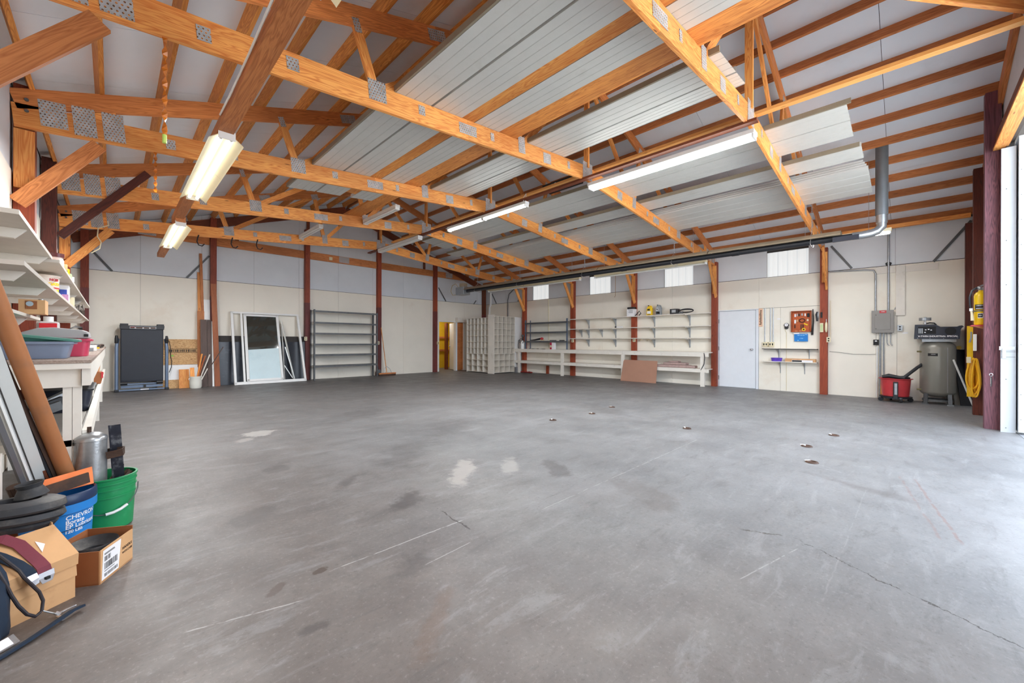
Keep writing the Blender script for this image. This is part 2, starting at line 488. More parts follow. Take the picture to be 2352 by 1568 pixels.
        k = n.math('MULTIPLY', k, n.math('MULTIPLY', n.step(nz(9, 3), 0.38, 0.5), amt))
        base = n.mix(k, base, col)
    LT = rgb(183, 181, 180)
    line(.814, 2.147, 1.666, 2.132, .006, LT, .7, .015)
    line(.222, 2.113, .62, 1.993, .006, LT, .6, .015)
    line(2.185, 1.865, 5.114, 1.86, .006, LT, .4, .02)
    line(1.205, 1.846, 1.52, 1.863, .004, LT, .6, .01)
    line(2.257, .606, 2.827, .462, .005, LT, .4, .01)
    line(4.432, .249, 2.341, .282, .005, LT, .12, .02)
    line(2.5, -.4, 2.965, .507, .006, rgb(48, 43, 39), .95, .10)
    line(2.965, .507, 2.864, .769, .006, rgb(61, 55, 51), .9, .08)
    line(1.662, 2.435, 1.628, 1.994, .008, rgb(48, 41, 38), .9, .06)
    line(5.02, -.035, 3.593, -.227, .012, rgb(122, 92, 85), .5, .03)
    line(5.02, .06, 3.593, -.14, .012, rgb(122, 92, 85), .4, .03)
    n.link(base, bs.inputs['Base Color'])
    n.link(n.ramp(nz(2.2, 6, 0.65), (0.3, (0.40,)*3), (0.7, (0.60,)*3)), bs.inputs['Roughness'])
    bs.inputs['Specular IOR Level'].default_value = 0.5
    n.bump(nz(30, 5, 0.7), 0.10, 0.004, bs)
    return m
FLOOR = floor_material()

def osb_material():
    m, nt, bs = newmat('strand_board'); n = N(nt)
    v = n.coords((9, 9, 26)); f = n.noise(v, 2.2, 5, 0.7, 1.6)
    n.link(n.ramp(f, (0.32, rgb(150, 104, 60)), (0.5, rgb(204, 160, 108)), (0.68, rgb(232, 198, 150))), bs.inputs['Base Color'])
    bs.inputs['Roughness'].default_value = 0.7
    return m
OSB = osb_material()
def door_pane():
    m, nt, bs = newmat('tinted_glass')
    bs.inputs['Base Color'].default_value = rgb(70, 74, 70)
    bs.inputs['Roughness'].default_value = 0.04
    bs.inputs['Specular IOR Level'].default_value = 0.9
    bs.inputs['Transmission Weight'].default_value = 0.35
    return m
TINTED = door_pane()
def skylight_material():
    m, nt, bs = newmat('daylight_sheet'); n = N(nt)
    tc = n('ShaderNodeTexCoord'); sp = n('ShaderNodeSeparateXYZ'); n.link(tc.outputs['Object'], sp.inputs[0])
    w = n.math('PINGPONG', n.math('MULTIPLY', sp.outputs[1], 1.0), 0.1)
    k = n.step(w, 0.0, 0.022)
    c = n.mix(k, rgb(226, 232, 236), rgb(250, 252, 252))
    bs.inputs['Base Color'].default_value = rgb(150, 150, 148)
    n.link(c, bs.inputs['Emission Color'])
    bs.inputs['Emission Strength'].default_value = 0.5
    return m
DAYLIGHT = skylight_material()
TUBE = glow('lit_fluorescent_tube', (0.97, 0.99, 0.96, 1), TUBE_E)
TUBE_R = glow('lit_reflector_tube', (1.0, 0.98, 0.88, 1), 1.7)
YELLOW_WALL = plain('yellow_wall', rgb(232, 190, 40), 0.7, var=0.08)
CLOTH = plain('pink_grey_cloth', rgb(178, 152, 146), 0.9, var=0.2, scale=14)
WEBBING = plain('maroon_webbing', rgb(118, 44, 60), 0.7, var=0.1, scale=20)
NAVY_CLOTH = plain('navy_cloth', rgb(26, 42, 62), 0.85, var=0.25, scale=5)
PVC = plain('white_panel_steel', rgb(206, 208, 206), 0.4, 0.1, var=0.05, dirt=rgb(168, 166, 160), dirt_amt=0.3, dirt_scale=3)
TUBE_CARD = plain('brown_paper_tube', rgb(172, 112, 70), 0.5, var=0.12, scale=3, dirt=rgb(110, 88, 76), dirt_amt=0.5, dirt_scale=2)

# ================================================================ SETTING
XL, XR, YB, YF = -0.72, 11.94, 13.62, -0.93
XM, Z0, SL = 5.61, 3.68, 1/3.0        # ridge x, top of the outer rafter end, pitch
CT = 2.885                            # top of the cream boards
def chord_top(x): return Z0 + SL*(min(x, 2*XM-x) - (-0.70))
def chord_bot(x): return 3.914 - 0.0954*abs(XM-x)
def roof_z(x): return chord_top(x) + 0.145

floor = MB().box((XL-.2, YF-.10, -.15), (XR+.2, 17.2, 0.0)).build('floor', FLOOR, kind='structure', m=Matrix.Identity(4))
GROUND = plain('outdoor_gravel', rgb(190, 186, 178), 0.9, var=0.2, scale=9, bump=0.2)
MB().box((-14, -16, -.35), (26, YF-.10, -.06)).build('ground', GROUND, kind='structure')
MB().box((2.75, YF-.16, -.10), (8.62, YF-.10, 0.004)).build('trim_1', plain('threshold_steel', rgb(150, 152, 158), 0.4, 0.4), kind='structure')

# back wall: a shell with a doorway, boards hung on it
back = MB()
back.box((XL-.1, YB, 0), (9.42, YB+.1, 6.2)); back.box((10.74, YB, 0), (XR+.1, YB+.1, 6.2)); back.box((9.42, YB, 2.05), (10.74, YB+.1, 6.2))
wall_back = back.build('wall_back', DARKGAP, kind='structure')
def sheets(wall, name, mat, axis, plane, a0, a1, z0, z1, seams, t, sign, rise=None):
    """a row of boards on a wall, 4 mm open joints; axis 0: along x, 1: along y"""
    pts = [a0] + sorted(q for q in seams if a0+.05 < q < a1-.05) + [a1]
    for p, q in zip(pts[:-1], pts[1:]):
        p2, q2 = p+.002, q-.002
        za = z1(p2) if callable(z1) else z1
        zb = z1(q2) if callable(z1) else z1
        poly = []
        prof = [(p2, z0), (q2, z0), (q2, zb)]
        if callable(z1) and p2 < XM < q2: prof.append((XM, z1(XM)))
        prof.append((p2, za))
        for u, z in prof: poly.append((u, plane, z) if axis == 0 else (plane, u, z))
        off = (0, sign*t, 0) if axis == 0 else (sign*t, 0, 0)
        MB().prism(poly, (0,0,0), off).build(name, mat, wall)
S_B = [XL + 1.22*i for i in range(1, 11)]
sheets(wall_back, 'wall_board', CREAM, 0, YB, XL, 9.42, 0.0, CT, S_B, .018, -1)
sheets(wall_back, 'wall_board', CREAM, 0, YB, 9.42, 10.74, 2.06, CT, [], .018, -1)
sheets(wall_back, 'wall_board', CREAM, 0, YB, 10.74, XR, 0.0, CT, [], .018, -1)
sheets(wall_back, 'insulation_board', GREYBOARD, 0, YB, XL, XR, CT+.012, lambda x: roof_z(x)-.01, S_B, .008, -1)

# right wall with four daylight sheets and a door
sky = [(9.88, 10.71), (7.165, 8.017), (4.45, 5.31), (1.73, 2.60)]
rw = MB(); rw.box((XR, YF-.1, 0), (XR+.1, YB+.1, CT+.012)); rw.box((XR, YF-.1, 3.52), (XR+.1, YB+.1, 4.2))
edges = [YF-.1] + [e for s in sorted(sky) for e in s] + [YB+.1]
for a, b in zip(edges[0::2], edges[1::2]): rw.box((XR, a, CT+.012), (XR+.1, b, 3.52))
wall_right = rw.build('wall_right', DARKGAP, kind='structure')
S_R = [1.42 + 2.412*i for i in range(-1, 6)]
low = [0.527, 6.25-1.2, 8.66, 11.07, 1.42, 3.83, 6.25]
sheets(wall_right, 'wall_board', CREAM, 1, XR, 3.81, YB, 0.0, CT, [3.83+1.22, 6.25, 6.25+1.22, 8.66, 8.66+1.22, 11.07, 12.3], .018, -1)
sheets(wall_right, 'wall_board', CREAM, 1, XR, 2.775, 3.81, 2.10, CT, [], .018, -1)
sheets(wall_right, 'wall_board', CREAM, 1, XR, 1.42, 2.775, 2.105, CT, [], .024, -1)
sheets(wall_right, 'wall_board', CREAM, 1, XR, 1.42, 2.775, 0.0, 2.098, [2.30], .018, -1)
sheets(wall_right, 'wall_board', CREAM, 1, XR, YF, 1.42, 0.0, CT, [0.515, 0.185], .018, -1)
seg = [YF] + [e for s in sorted(sky) for e in s] + [YB]
for a, b in zip(seg[0::2], seg[1::2]):
    sheets(wall_right, 'insulation_board', GREYBOARD, 1, XR, a, b, CT+.014, 3.70, [1.42+1.206*i for i in range(-2, 11)], .006, -1)
for i, (a, b) in enumerate(sky):
    w = thing('window_%d' % (i+1), None, None, (XR+.03, (a+b)/2, CT))
    w['kind'] = 'structure'
    # a ribbed translucent sheet
    prof = []; k = 8
    for j in range(k+1):
        y = a + (b-a)*j/k
        prof.append((y, 0.0))
        if j < k: prof.append((y+(b-a)/k*0.35, 0.008)); prof.append((y+(b-a)/k*0.65, 0.008))
    sh = MB()
    for (y0, d0), (y1, d1) in zip(prof[:-1], prof[1:]):
        sh.add([(XR+.03-d0, y0, CT-.01), (XR+.03-d1, y1, CT-.01), (XR+.03-d1, y1, 3.53), (XR+.03-d0, y0, 3.53)], [(0,1,2,3)])
    sh.build('pane', DAYLIGHT, w)

# left wall
wall_left = MB().box((XL-.1, YF-.1, 0), (XL, YB+.1, 4.0)).build('wall_left', DARKGAP, kind='structure')
sheets(wall_left, 'wall_board', CREAM, 1, XL, YF, YB, 0.0, CT, [1.51, 3.92, 6.34, 8.56, 11.16], .018, 1)
sheets(wall_left, 'insulation_board', GREYBOARD, 1, XL, YF, YB, CT+.012, 3.75, [0.3+1.22*i for i in range(11)], .008, 1)

# front wall with the wide bay door opening
DX0, DX1, DZ = 2.75, 8.57, 3.90
fw = MB()
fw.box((XL-.1, YF-.07, 0), (DX0, YF, 6.2)); fw.box((DX1, YF-.07, 0), (XR+.1, YF, 6.2)); fw.box((DX0, YF-.07, DZ+.02), (DX1, YF, 6.2))
wall_front = fw.build('wall_front', DARKGAP, kind='structure')
sheets(wall_front, 'insulation_board', GREYBOARD, 0, YF, XL, XR, DZ+.22, lambda x: roof_z(x)-.01, [XL+1.22*i for i in range(1, 11)], .008, 1)
sheets(wall_front, 'insulation_board', GREYBOARD, 0, YF, 8.73, XR, 0.0, DZ+.2, [9.95, 11.17], .008, 1)
sheets(wall_front, 'insulation_board', GREYBOARD, 0, YF, XL, DX0, 0.0, DZ+.2, [0.5], .008, 1)
board('door_header', FIR_DARK, (DX0-.3, YF+.06, DZ+.11), (8.72, YF+.06, DZ+.11), .04, .20, wall_front)
board('door_header', PINE, (DX0-.3, YF+.045, DZ-.005), (8.66, YF+.045, DZ-.005), .13, .03, wall_front)
JW = plain('white_steel_jamb', rgb(196, 202, 208), 0.4, var=0.03)
jamb = MB().box((8.565, YF-.085, 0.0), (8.60, YF+.045, 3.86)).build('trim_2', JW, kind='structure')
for z in (.06, .72, 2.0, 2.6, 3.3):
    MB().cyl((8.566, YF+.0, z), (8.561, YF+.0, z), .006, n=8).build('screw', GREYPAINT, jamb)
for z in (1.02, 1.09): MB().box((8.562, YF-.08, z), (8.566, YF+.04, z+.004)).build('seam', GREYPAINT, jamb)

# roof: boards and purlins
ceil = MB()
for sx in (-1, 1):
    xe = XM + sx*(XR-XM+.3)
    poly = [(XM, YF-.4, roof_z(XM)+.035), (xe, YF-.4, roof_z(XM)+.035-SL*abs(xe-XM)), (xe, YF-.4, roof_z(XM)+.085-SL*abs(xe-XM)), (XM, YF-.4, roof_z(XM)+.085)]
    ceil.prism(poly, (0,0,0), (0, YB-YF+.8, 0))
ceiling = ceil.build('ceiling', DARKGAP, kind='structure')
ys = [YF + 1.2125*i for i in range(13)]
for sx in (-1, 1):
    xs = [XM + sx*q for q in (0.0, 2.3, 4.6, 6.62)]
    for i in range(12):
        for a, b in zip(xs[:-1], xs[1:]):
            za, zb = roof_z(XM)-SL*abs(a-XM), roof_z(XM)-SL*abs(b-XM)
            y0, y1 = ys[i]+.003, ys[i+1]-.003
            a2, b2 = a+sx*.003, b-sx*.003
            v = [(a2,y0,za),(b2,y0,zb),(b2,y1,zb),(a2,y1,za),(a2,y0,za+.03),(b2,y0,zb+.03),(b2,y1,zb+.03),(a2,y1,za+.03)]
            MB().add(v, [(0,3,2,1),(4,5,6,7),(0,1,5,4),(1,2,6,5),(2,3,7,6),(3,0,4,7)]).build('roof_board', SHEATH, ceiling)
for sx in (-1, 1):
    for i in range(13):
        x = XM + sx*(.08 + .512*i)
        if i == 12: x = XM + sx*6.2
        z = chord_top(x)+.072
        tl = Vector((sx*SL, 0, 1)).normalized()
        board('purlin', PURLIN_L if sx < 0 else FIR, (x, YF+.02, z), (x, YB-.02, z), .038, .142, ceiling, up=tl)

# the little room beyond the back door
bd = thing('wall_office', None, None, (9.6, 15.6, 0)); bd['kind'] = 'structure'
MB().box((8.9, 15.6, 0), (12.0, 15.7, 2.6)).build('yellow_board', YELLOW_WALL, bd)
MB().box((8.8, YB+.1, 0), (8.9, 15.7, 2.6)).build('yellow_board', YELLOW_WALL, bd)
MB().box((12.0, YB+.1, 0), (12.1, 15.7, 2.6)).build('yellow_board', YELLOW_WALL, bd)
MB().box((8.8, YB+.1, 2.6), (12.1, 15.7, 2.7)).build('office_ceiling', WHITE, bd)
for z in (.82, 1.42): board('rail', FIR, (8.9, 15.56, z), (12.0, 15.56, z), .06, .09, bd)
bl = bpy.data.lights.new('office_fill', 'AREA'); bl.energy = 16; bl.size = 0.5; bl.color = (1, .95, .85)  # added fill light for the little room, no fixture behind it
blo = bpy.data.objects.new('office_fill', bl); COL.objects.link(blo); blo.location = (10.2, 14.8, 2.55)
# ================================================================ FRAMING
TY = [1.42, 3.83, 6.25, 8.66, 11.07]
ORD = ['nearest of the five', 'second nearest of the five', 'middle one of the five', 'second farthest of the five', 'farthest of the five']
LEFT_END, RIGHT_END = -0.695, 11.785
def plate(t, y, x, z, w, h, tilt=0.0):
    m = Matrix.Translation((x, y-.0215, z)) @ Matrix.Rotation(-tilt, 4, 'Y')
    b = MB().box((-w/2, -.0015, -h/2), (w/2, .0015, h/2), m)
    return b.build('nail_plate', PLATE, t, m=m)
for i, y in enumerate(TY):
    t = thing('roof_truss', 'orange pine scissor truss with steel nail plates, %s' % ORD[i], 'truss', (XM, y, 3.3), 'pine roof trusses')
    D = .235; TD = .19
    for sx in (-1, 1):
        xe = LEFT_END if sx < 0 else RIGHT_END
        # bottom chord (two lengths spliced)
        f = lambda x: (x, y, chord_bot(x)+D/2)
        xs = XM + sx*2.55
        board('bottom_chord', PINE, f(xe), f(xs), .038, D, t)
        board('bottom_chord', PINE, f(xs+sx*-.0015), f(XM), .038, D, t)
        g = lambda x: (x, y, chord_top(x)-TD/2)
        xt = XM + sx*3.0
        board('top_chord', CHORD, g(xe), g(xt), .038, TD, t)
        board('top_chord', CHORD, g(xt-sx*.0015), g(XM), .038, TD, t)
        # heel block filling the wedge between chords
        hx = xe - sx*.72
        MB().prism([(xe, y-.0185, chord_bot(xe)+D), (hx, y-.0185, chord_bot(hx)+D), (hx, y-.0185, chord_top(hx)-TD/1.02), (xe, y-.0185, chord_top(xe)-TD/1.02)] if chord_top(xe)-TD > chord_bot(xe)+D else
                   [(xe-sx*.35, y-.0185, chord_bot(xe-sx*.35)+D), (hx, y-.0185, chord_bot(hx)+D), (hx, y-.0185, chord_top(hx)-TD)], (0,0,0), (0,.037,0)).build('heel_wedge', PINE, t)
        B1, B2 = XM+sx*3.72, XM+sx*1.60
        T1, T2 = XM+sx*3.93, XM+sx*1.86
        def web(x0, x1, w=.088):
            board('web', PINE, (x0, y, chord_bot(x0)+D-.02), (x1, y, chord_top(x1)-TD+.01), .037, w, t, up=(-sx,0,0))
        web(B1+sx*.03, T1); web(B1-sx*.06, T2+sx*.10); web(B2+sx*.02, T2-sx*.0); web(B2-sx*.05, XM+sx*.10)
        tb = math.atan(.0954)*(-sx)      # bottom chord tilt
        tt = math.atan(SL)*(-sx)
        cz = lambda x, o=0: chord_bot(x)+D/2+o
        for x, w, h, o in ((XM+sx*6.04, .19, .26, .07), (XM+sx*5.82, .17, .30, .06), (XM+sx*5.60, .17, .30, .06)):
            plate(t, y, x, cz(x, o), w, h, tb)
        for x, w, h, o in ((XM+sx*5.12, .09, .11, 0), (XM+sx*4.50, .10, .11, .02), (B1, .19, .20, .06), (XM+sx*3.20, .08, .10, .03), (XM+sx*2.55, .27, .12, .0), (XM+sx*2.15, .06, .10, .02), (B2, .13, .22, .06), (XM+sx*1.05, .17, .15, .0), (XM+sx*.52, .06, .11, .02)):
            plate(t, y, x, cz(x, o), w, h, tb)
        plate(t, y, T1, chord_top(T1)-TD+.0, .07, .13, tt)
        plate(t, y, T2, chord_top(T2)-TD+.03, .17, .13, tt)
        plate(t, y, XM+sx*3.0, chord_top(XM+sx*3.0)-TD/2, .24, .12, tt)
    board('king_post', PINE, (XM, y, chord_bot(XM)+D-.03), (XM, y, chord_top(XM)-TD-.04), .037, .089, t)
    plate(t, y, XM, chord_bot(XM)+D/2+.03, .27, .28)
    plate(t, y, XM, chord_top(XM)-TD/2-.06, .26, .20)
    for dz in (.06, .17):
        if i >= 1: MB().cyl((LEFT_END+.09, y-.019, chord_bot(LEFT_END)+dz+.12), (LEFT_END+.09, y-.035, chord_bot(LEFT_END)+dz+.12), .016, n=8).build('bolt', GREYPAINT, t)
    if i == 0:
        mk = MB()
        text_on(mk, '1st', .13, (2.62, y-.0195, chord_bot(2.62)+.07), (1, 0, .0954), (0, 0, 1), shear=0.2)
        mk.build('pencil_mark', INK, t)

# posts
def post(name, mats, x, y, z1, s, label, split=2.44, group=None):
    t = thing(name, label, 'post', (x, y, 0), group)
    if split:
        board('lower_post', mats[0], (x, y, 0), (x, y, split), s, s, t)
        board('upper_post', mats[1], (x, y, split+.001), (x, y, z1), s-.004, s-.004, t)
    else:
        board('timber', mats[0], (x, y, 0), (x, y, z1), s, s, t)
    return t
RW = ['beside the compressor corner and wall telephone', 'left of the white door on the right wall', 'behind the middle of the long wall shelves', 'where the grey rack meets the wall shelves', 'beside the white pigeonhole units, behind the spray tank']
for i, y in enumerate(TY):
    x = XR - .021 - .075
    p = post('wall_post', (POST, POST), x, y, 3.44, .14, 'square reddish timber post %s' % RW[i], split=None, group='right wall posts')
    # truss scab and knee brace on the post
    board('scab', PINE, (x-.09, y-.02, 2.56 if i else 2.62), (x-.09, y-.02, 3.33), .04, .10, p, up=(0,1,0))
    board('knee_brace', PINE, (x-.08, y-.058, 2.47), (x-.62, y-.058, 3.37), .036, .115, p, up=(0,0,1))
LW = ['', 'nearest on the left, beyond the top shelf', 'second on the left, above the upper shelf', 'third on the left, dark and behind the brace', 'last on the left, close to the back corner']
for i, y in enumerate(TY):
    if i == 0: continue
    yy = y-.10 if i == 3 else y+.095
    x = XL+.095
    p = post('wall_post', (POST if i != 3 else POST_DARK,), x, yy, 3.76 if i != 4 else 3.7, .14, '%s timber post on the left wall, %s' % ('dark' if i == 3 else 'reddish', LW[i]), split=None, group='left wall posts')
    if i != 3:
        board('scab', PINE, (x+.005, y-.0, 2.72), (x+.005, y-.0, 3.30), .04, .135, p, up=(1,0,0))
BR = {1: ((-.70, 2.50), (-.06, 3.30)), 2: ((-.66, 2.56), (-.10, 3.31)), 4: ((-.60, 2.60), (-.02, 3.36))}
for i, (a, b) in BR.items():
    y = TY[i]-.06
    board('knee_brace', FIR if i < 4 else PINE, (a[0], y, a[1]), (b[0], y, b[1]), .038, .13, None, label='brown plank brace from the left post up to the %s truss' % ['', 'second', 'third', '', 'farthest'][i], cat='brace', group='left knee braces')
board('knee_brace', POST_DARK, (-.53, 8.618, 2.70), (.40, 8.618, 3.88), .045, .10, None, label='dark red plank brace slanting across the nail plates of the fourth truss', cat='brace', group='left knee braces')
BW = [(-.45, 'in the back left corner behind the shelves'), (1.96, 'behind the leaning planks'), (4.37, 'between the sliding window frame and the grey rack'), (6.79, 'right of the tall grey rack, by the push broom'), (9.20, 'left of the back doorway'), (11.80, 'in the back right corner behind the pigeonhole units')]
for i, (x, w) in enumerate(BW):
    z = min(chord_top(x)+.02, 4.75)
    post('wall_post', (POST_PURPLE, POST if i != 5 else FIR_DARK), x, YB-.019-.072, z, .14, 'two-tone back wall post %s' % w, group='back wall posts')
post('corner_post', (POST_DARK,), XR-.10, YF+.085, 3.55, .14, 'dark timber post in the front right corner by the compressor', split=None)
post('wall_post', (POST_DARK,), 10.34, YF+.095, 4.15, .14, 'dark timber post behind the coiled yellow cord', split=None)
p = post('door_post', (POST_WORN,), 8.80, YF+.10, 4.75, .15, 'worn purple-red timber post at the edge of the bay door', split=None)
tb = MB(); tb.cyl((8.722, YF+.115, .60), (8.722, YF+.115, .74), .007, n=8)
tb.tube([(8.722, YF+.115+.016*math.cos(a), .765+.02*math.sin(a)) for a in [k*2*math.pi/12 for k in range(12)]], .005, 6, True)
tb.cyl((8.722, YF+.115, .635), (8.722, YF+.115, .715), .012, n=8)
tb.build('turnbuckle', CHROME, None, 'small silver turnbuckle hanging low on the bay door post', 'turnbuckle')
hs = thing('door_hasp', 'galvanised hasp and staple on the white bay door jamb', 'hasp', (8.56, YF, 1.14))
MB().box((8.556, YF-.08, 1.115), (8.566, YF+.06, 1.165)).build('strap', STEEL, hs)
MB().box((8.548, YF+.0, 1.0), (8.557, YF+.035, 1.14)).build('hinge_plate', STEEL, hs)

# gable framing on the back wall and front wall
gb = thing('gable_truss', 'brown timber gable frame fixed across the top of the back wall', 'truss', (XM, YB-.05, 3.6))
yb = YB-.055
for a, b in ((XL+.03, 1.88), (2.04, 4.29), (4.45, 6.71), (6.87, 9.12), (9.28, 11.72)):
    if a < 0: a = .30
    if b > 11.5: b = 10.95
    board('tie_beam', FIR, (a, yb, 3.96), (b, yb, 3.96), .04, .235, gb)
for sx in (-1, 1):
    g = lambda x: (x, yb-.0, chord_top(x)-.115)
    board('rafter', FIR_DARK, g(XL+.05 if sx < 0 else XR-.05), g(XM), .04, .235, gb)
    for q in (1.2, 3.1): board('strut', FIR_DARK, (XM+sx*q, yb+.002, 4.08), (XM+sx*q, yb+.002, chord_top(XM+sx*q)-.2), .03, .09, gb, up=(1,0,0))
for x in (.62, 5.55, 9.9): plate(gb, yb, x, 3.97, .34, .20)
for x in (5.1,): MB().box((x-.05, yb-.05, 3.9), (x+.05, yb-.02, 4.0)).build('junction_box', CREAM_ENAMEL, gb)
gf = thing('gable_truss', 'brown timber rafter frame above the bay door', 'truss', (XM, YF+.06, 3.6))
for sx in (-1, 1):
    board('rafter', FIR, (XM+sx*6.2, YF+.035, chord_top(XM+sx*6.2)-.10), (XM, YF+.035, chord_top(XM)-.10), .05, .19, gf)

board('plank', PINE, (6.25, -1.02, 4.34), (4.55, .33, 4.34), .04, .20, None, label='orange diagonal plank at the top right corner over the trusses', cat='plank')
# long timbers lying along the building
board('plank', PINE_PALE, (5.90, YF+.1, 4.165), (5.90, 10.9, 4.165), .09, .04, None, label='long pale pine plank laid flat along the ridge on top of the trusses', cat='plank')
board('plank', FIR_DARK, (5.50, 1.30, 3.895), (5.50, 11.6, 3.895), .09, .035, None, label='long dark plank under the truss peaks carrying the strip lights', cat='plank')
board('plank', PINE, (11.62, YF+.1, 3.665), (11.62, 1.35, 3.665), .09, .075, None, label='pine plank high in the front right corner beside the vent pipe', cat='plank')
board('beam', FIR, (.775, .2, 3.275), (.775, 8.9, 3.275), .125, .10, None, label='long brown timber beam under the left trusses carrying the reflector lights', cat='beam')
board('beam', FIR, (.80, 8.5, 3.215), (.80, 12.4, 3.215), .125, .02+.07, None, label='short brown timber lapped under the far end of the light beam', cat='beam')

# planks and roofing sheets stored on the bottom chords
def rest(x): return chord_bot(x)+.235+.004
board('plank', PINE, (3.065, -.85, rest(3.06)+.022), (3.065, 7.2, rest(3.06)+.022), .17, .04, None, label='orange plank stored on the trusses between the left white roofing sheets', cat='plank')
PLY = wood('patterned_pine', rgb(240, 162, 84), rgb(190, 104, 44), contrast=1.5)
board('plank', PLY, (3.72, -.85, rest(3.72)+.025), (3.72, 9.6, rest(3.72)+.025), .26, .045, None, label='wide figured pine plank stored on the trusses right of the left sheets', cat='plank')
board('plank', PINE, (3.885, -.85, rest(3.88)+.05), (3.885, 9.8, rest(3.88)+.05), .04, .09, None, label='narrow pine stud on edge against the wide figured plank', cat='plank')
def sheet(x0, x1, y0, y1, label, h=.06, n=1, lift=0.0, lip=True):
    """a ribbed steel roofing sheet, underside showing, one turned-up lip"""
    sg = -1 if (x0+x1)/2 > XM else 1
    z0 = lambda x: max(rest(x0) + (x-x0)*.0954*sg, rest(x)) + lift
    m = MB(); w = x1-x0; prof = []
    k = 4
    for j in range(k):
        a = x0 + w*(j+.06)/k; b = x0+w*(j+1)/k - .03*w/k
        prof += [(a-.012 if j else x0, .010 if j else 0.0), (a, 0.0), (b, 0.0)]
        if j < k-1: prof += [(b+.006, .010)]
    prof.append((x1, 0.0))
    low = [(x, y0, z0(x)+d) for x, d in prof]
    up_ = [(x, y0, z0(x)+d+.004) for x, d in prof]
    poly = low + ([(x1, y0, z0(x1)+h), (x1-.004, y0, z0(x1)+h)] if lip else []) + up_[::-1] + ([(x0+.004, y0, z0(x0)+h), (x0, y0, z0(x0)+h)] if lip else [])
    nn = len(poly)
    vs = [Vector(p) for p in poly] + [Vector((p[0], y1, p[2])) for p in poly]
    fs = [(i, (i+1) % nn, nn+(i+1) % nn, nn+i) for i in range(nn)]
    m.add(vs, fs)
    return m.build('roofing_sheet', PVC, None, label, 'roofing sheet', 'white roofing sheets stored overhead')
EDGE = plain('tan_sheet_edge', rgb(150, 140, 122), 0.5, 0.2)
sheet(2.10, 2.53, -.85, 7.45, 'white ribbed roofing sheet stored overhead, leftmost of all with the dirty patch')
sheet(2.56, 2.97, -.85, 7.45, 'white ribbed roofing sheet stored overhead, between the leftmost sheet and the orange plank')
sheet(3.17, 3.58, -.85, 7.45, 'white ribbed roofing sheet stored overhead, between the orange plank and the wide figured plank')
sheet(4.15, 4.64, 1.30, 6.9, 'white ribbed roofing sheet overhead, left one of the pair right of the figured plank')
sheet(4.67, 4.98, 1.30, 6.9, 'white ribbed roofing sheet overhead, right one of the pair left of the truss peaks')
sheet(6.28, 6.65, .54, 9.9, 'white ribbed roofing sheet overhead, just right of the truss peaks')
sheet(6.67, 7.10, .54, 9.9, 'white ribbed roofing sheet overhead, second right of the truss peaks')
sheet(7.45, 7.84, .48, 10.3, 'narrow white roofing sheet overhead, alone between the two wider groups')
for q in range(4):
    sheet(8.20-.0*q, 9.25, .45+.02*q, 9.3-.1*q, 'white roofing sheet in the stack right of the others, %s' % ['lowest', 'second up', 'third up', 'top one'][q], h=.03, lift=.035*q)
for x, e in ((2.085, 7.45), (4.135, 6.9), (6.265, 9.9), (7.435, 10.3)):  # brownish strips added to stand for the sheets' turned-up left lips
    y0 = -.85 if x < 4 else 1.3 if x < 5 else .5
    board('edge_lip', EDGE, (x, y0, rest(x)+.03), (x, e, rest(x)+.03), .02, .06, None, label='thin brownish batten along %s overhead' % {2.085: 'the leftmost roofing sheet', 4.135: 'the middle pair of roofing sheets', 6.265: 'the roofing sheets just right of the peaks', 7.435: 'the lone narrow roofing sheet'}[x], cat='upstand')
# white trim lengths stored over the nearest truss
for q, (x, z, w) in enumerate(((4.64, .06, .07), (4.73, .06, .08), (4.69, .115, .08), (4.42, .06, .05))):
    b = MB(); y0 = 1.46+.03*q
    b.box((x-w/2, y0, rest(x)+z-.03), (x+w/2, 4.6, rest(x)+z+.022)); 
    b.build('trim_length', WHITE, None, 'white trim length lying on the sheets by the nearest truss, %s' % ['lower left of the bundle', 'lower right of the bundle', 'top of the bundle', 'apart on the left'][q], 'trim', 'white trim lengths')
# dark patterned tray
tr = thing('tray', 'dark glossy tray of pale stones resting above the trusses near the peaks', 'tray', (6.16, 4.75, rest(6.1)))
b = MB(); b.box((6.02, 4.35, rest(6.1)+.09), (6.26, 5.15, rest(6.1)+.12)); b.box((6.02, 4.35, rest(6.1)+.02), (6.06, 5.15, rest(6.1)+.2)); b.build('body', BLACK, tr)
rs = random.Random(3)
for q in range(9): 
    MB().ball((6.012, 4.42+.08*q, rest(6.1)+.09+.05*rs.random()), .026+.01*rs.random(), 8, s=(.5, 1, 1)).build('stone', WHITE, tr)

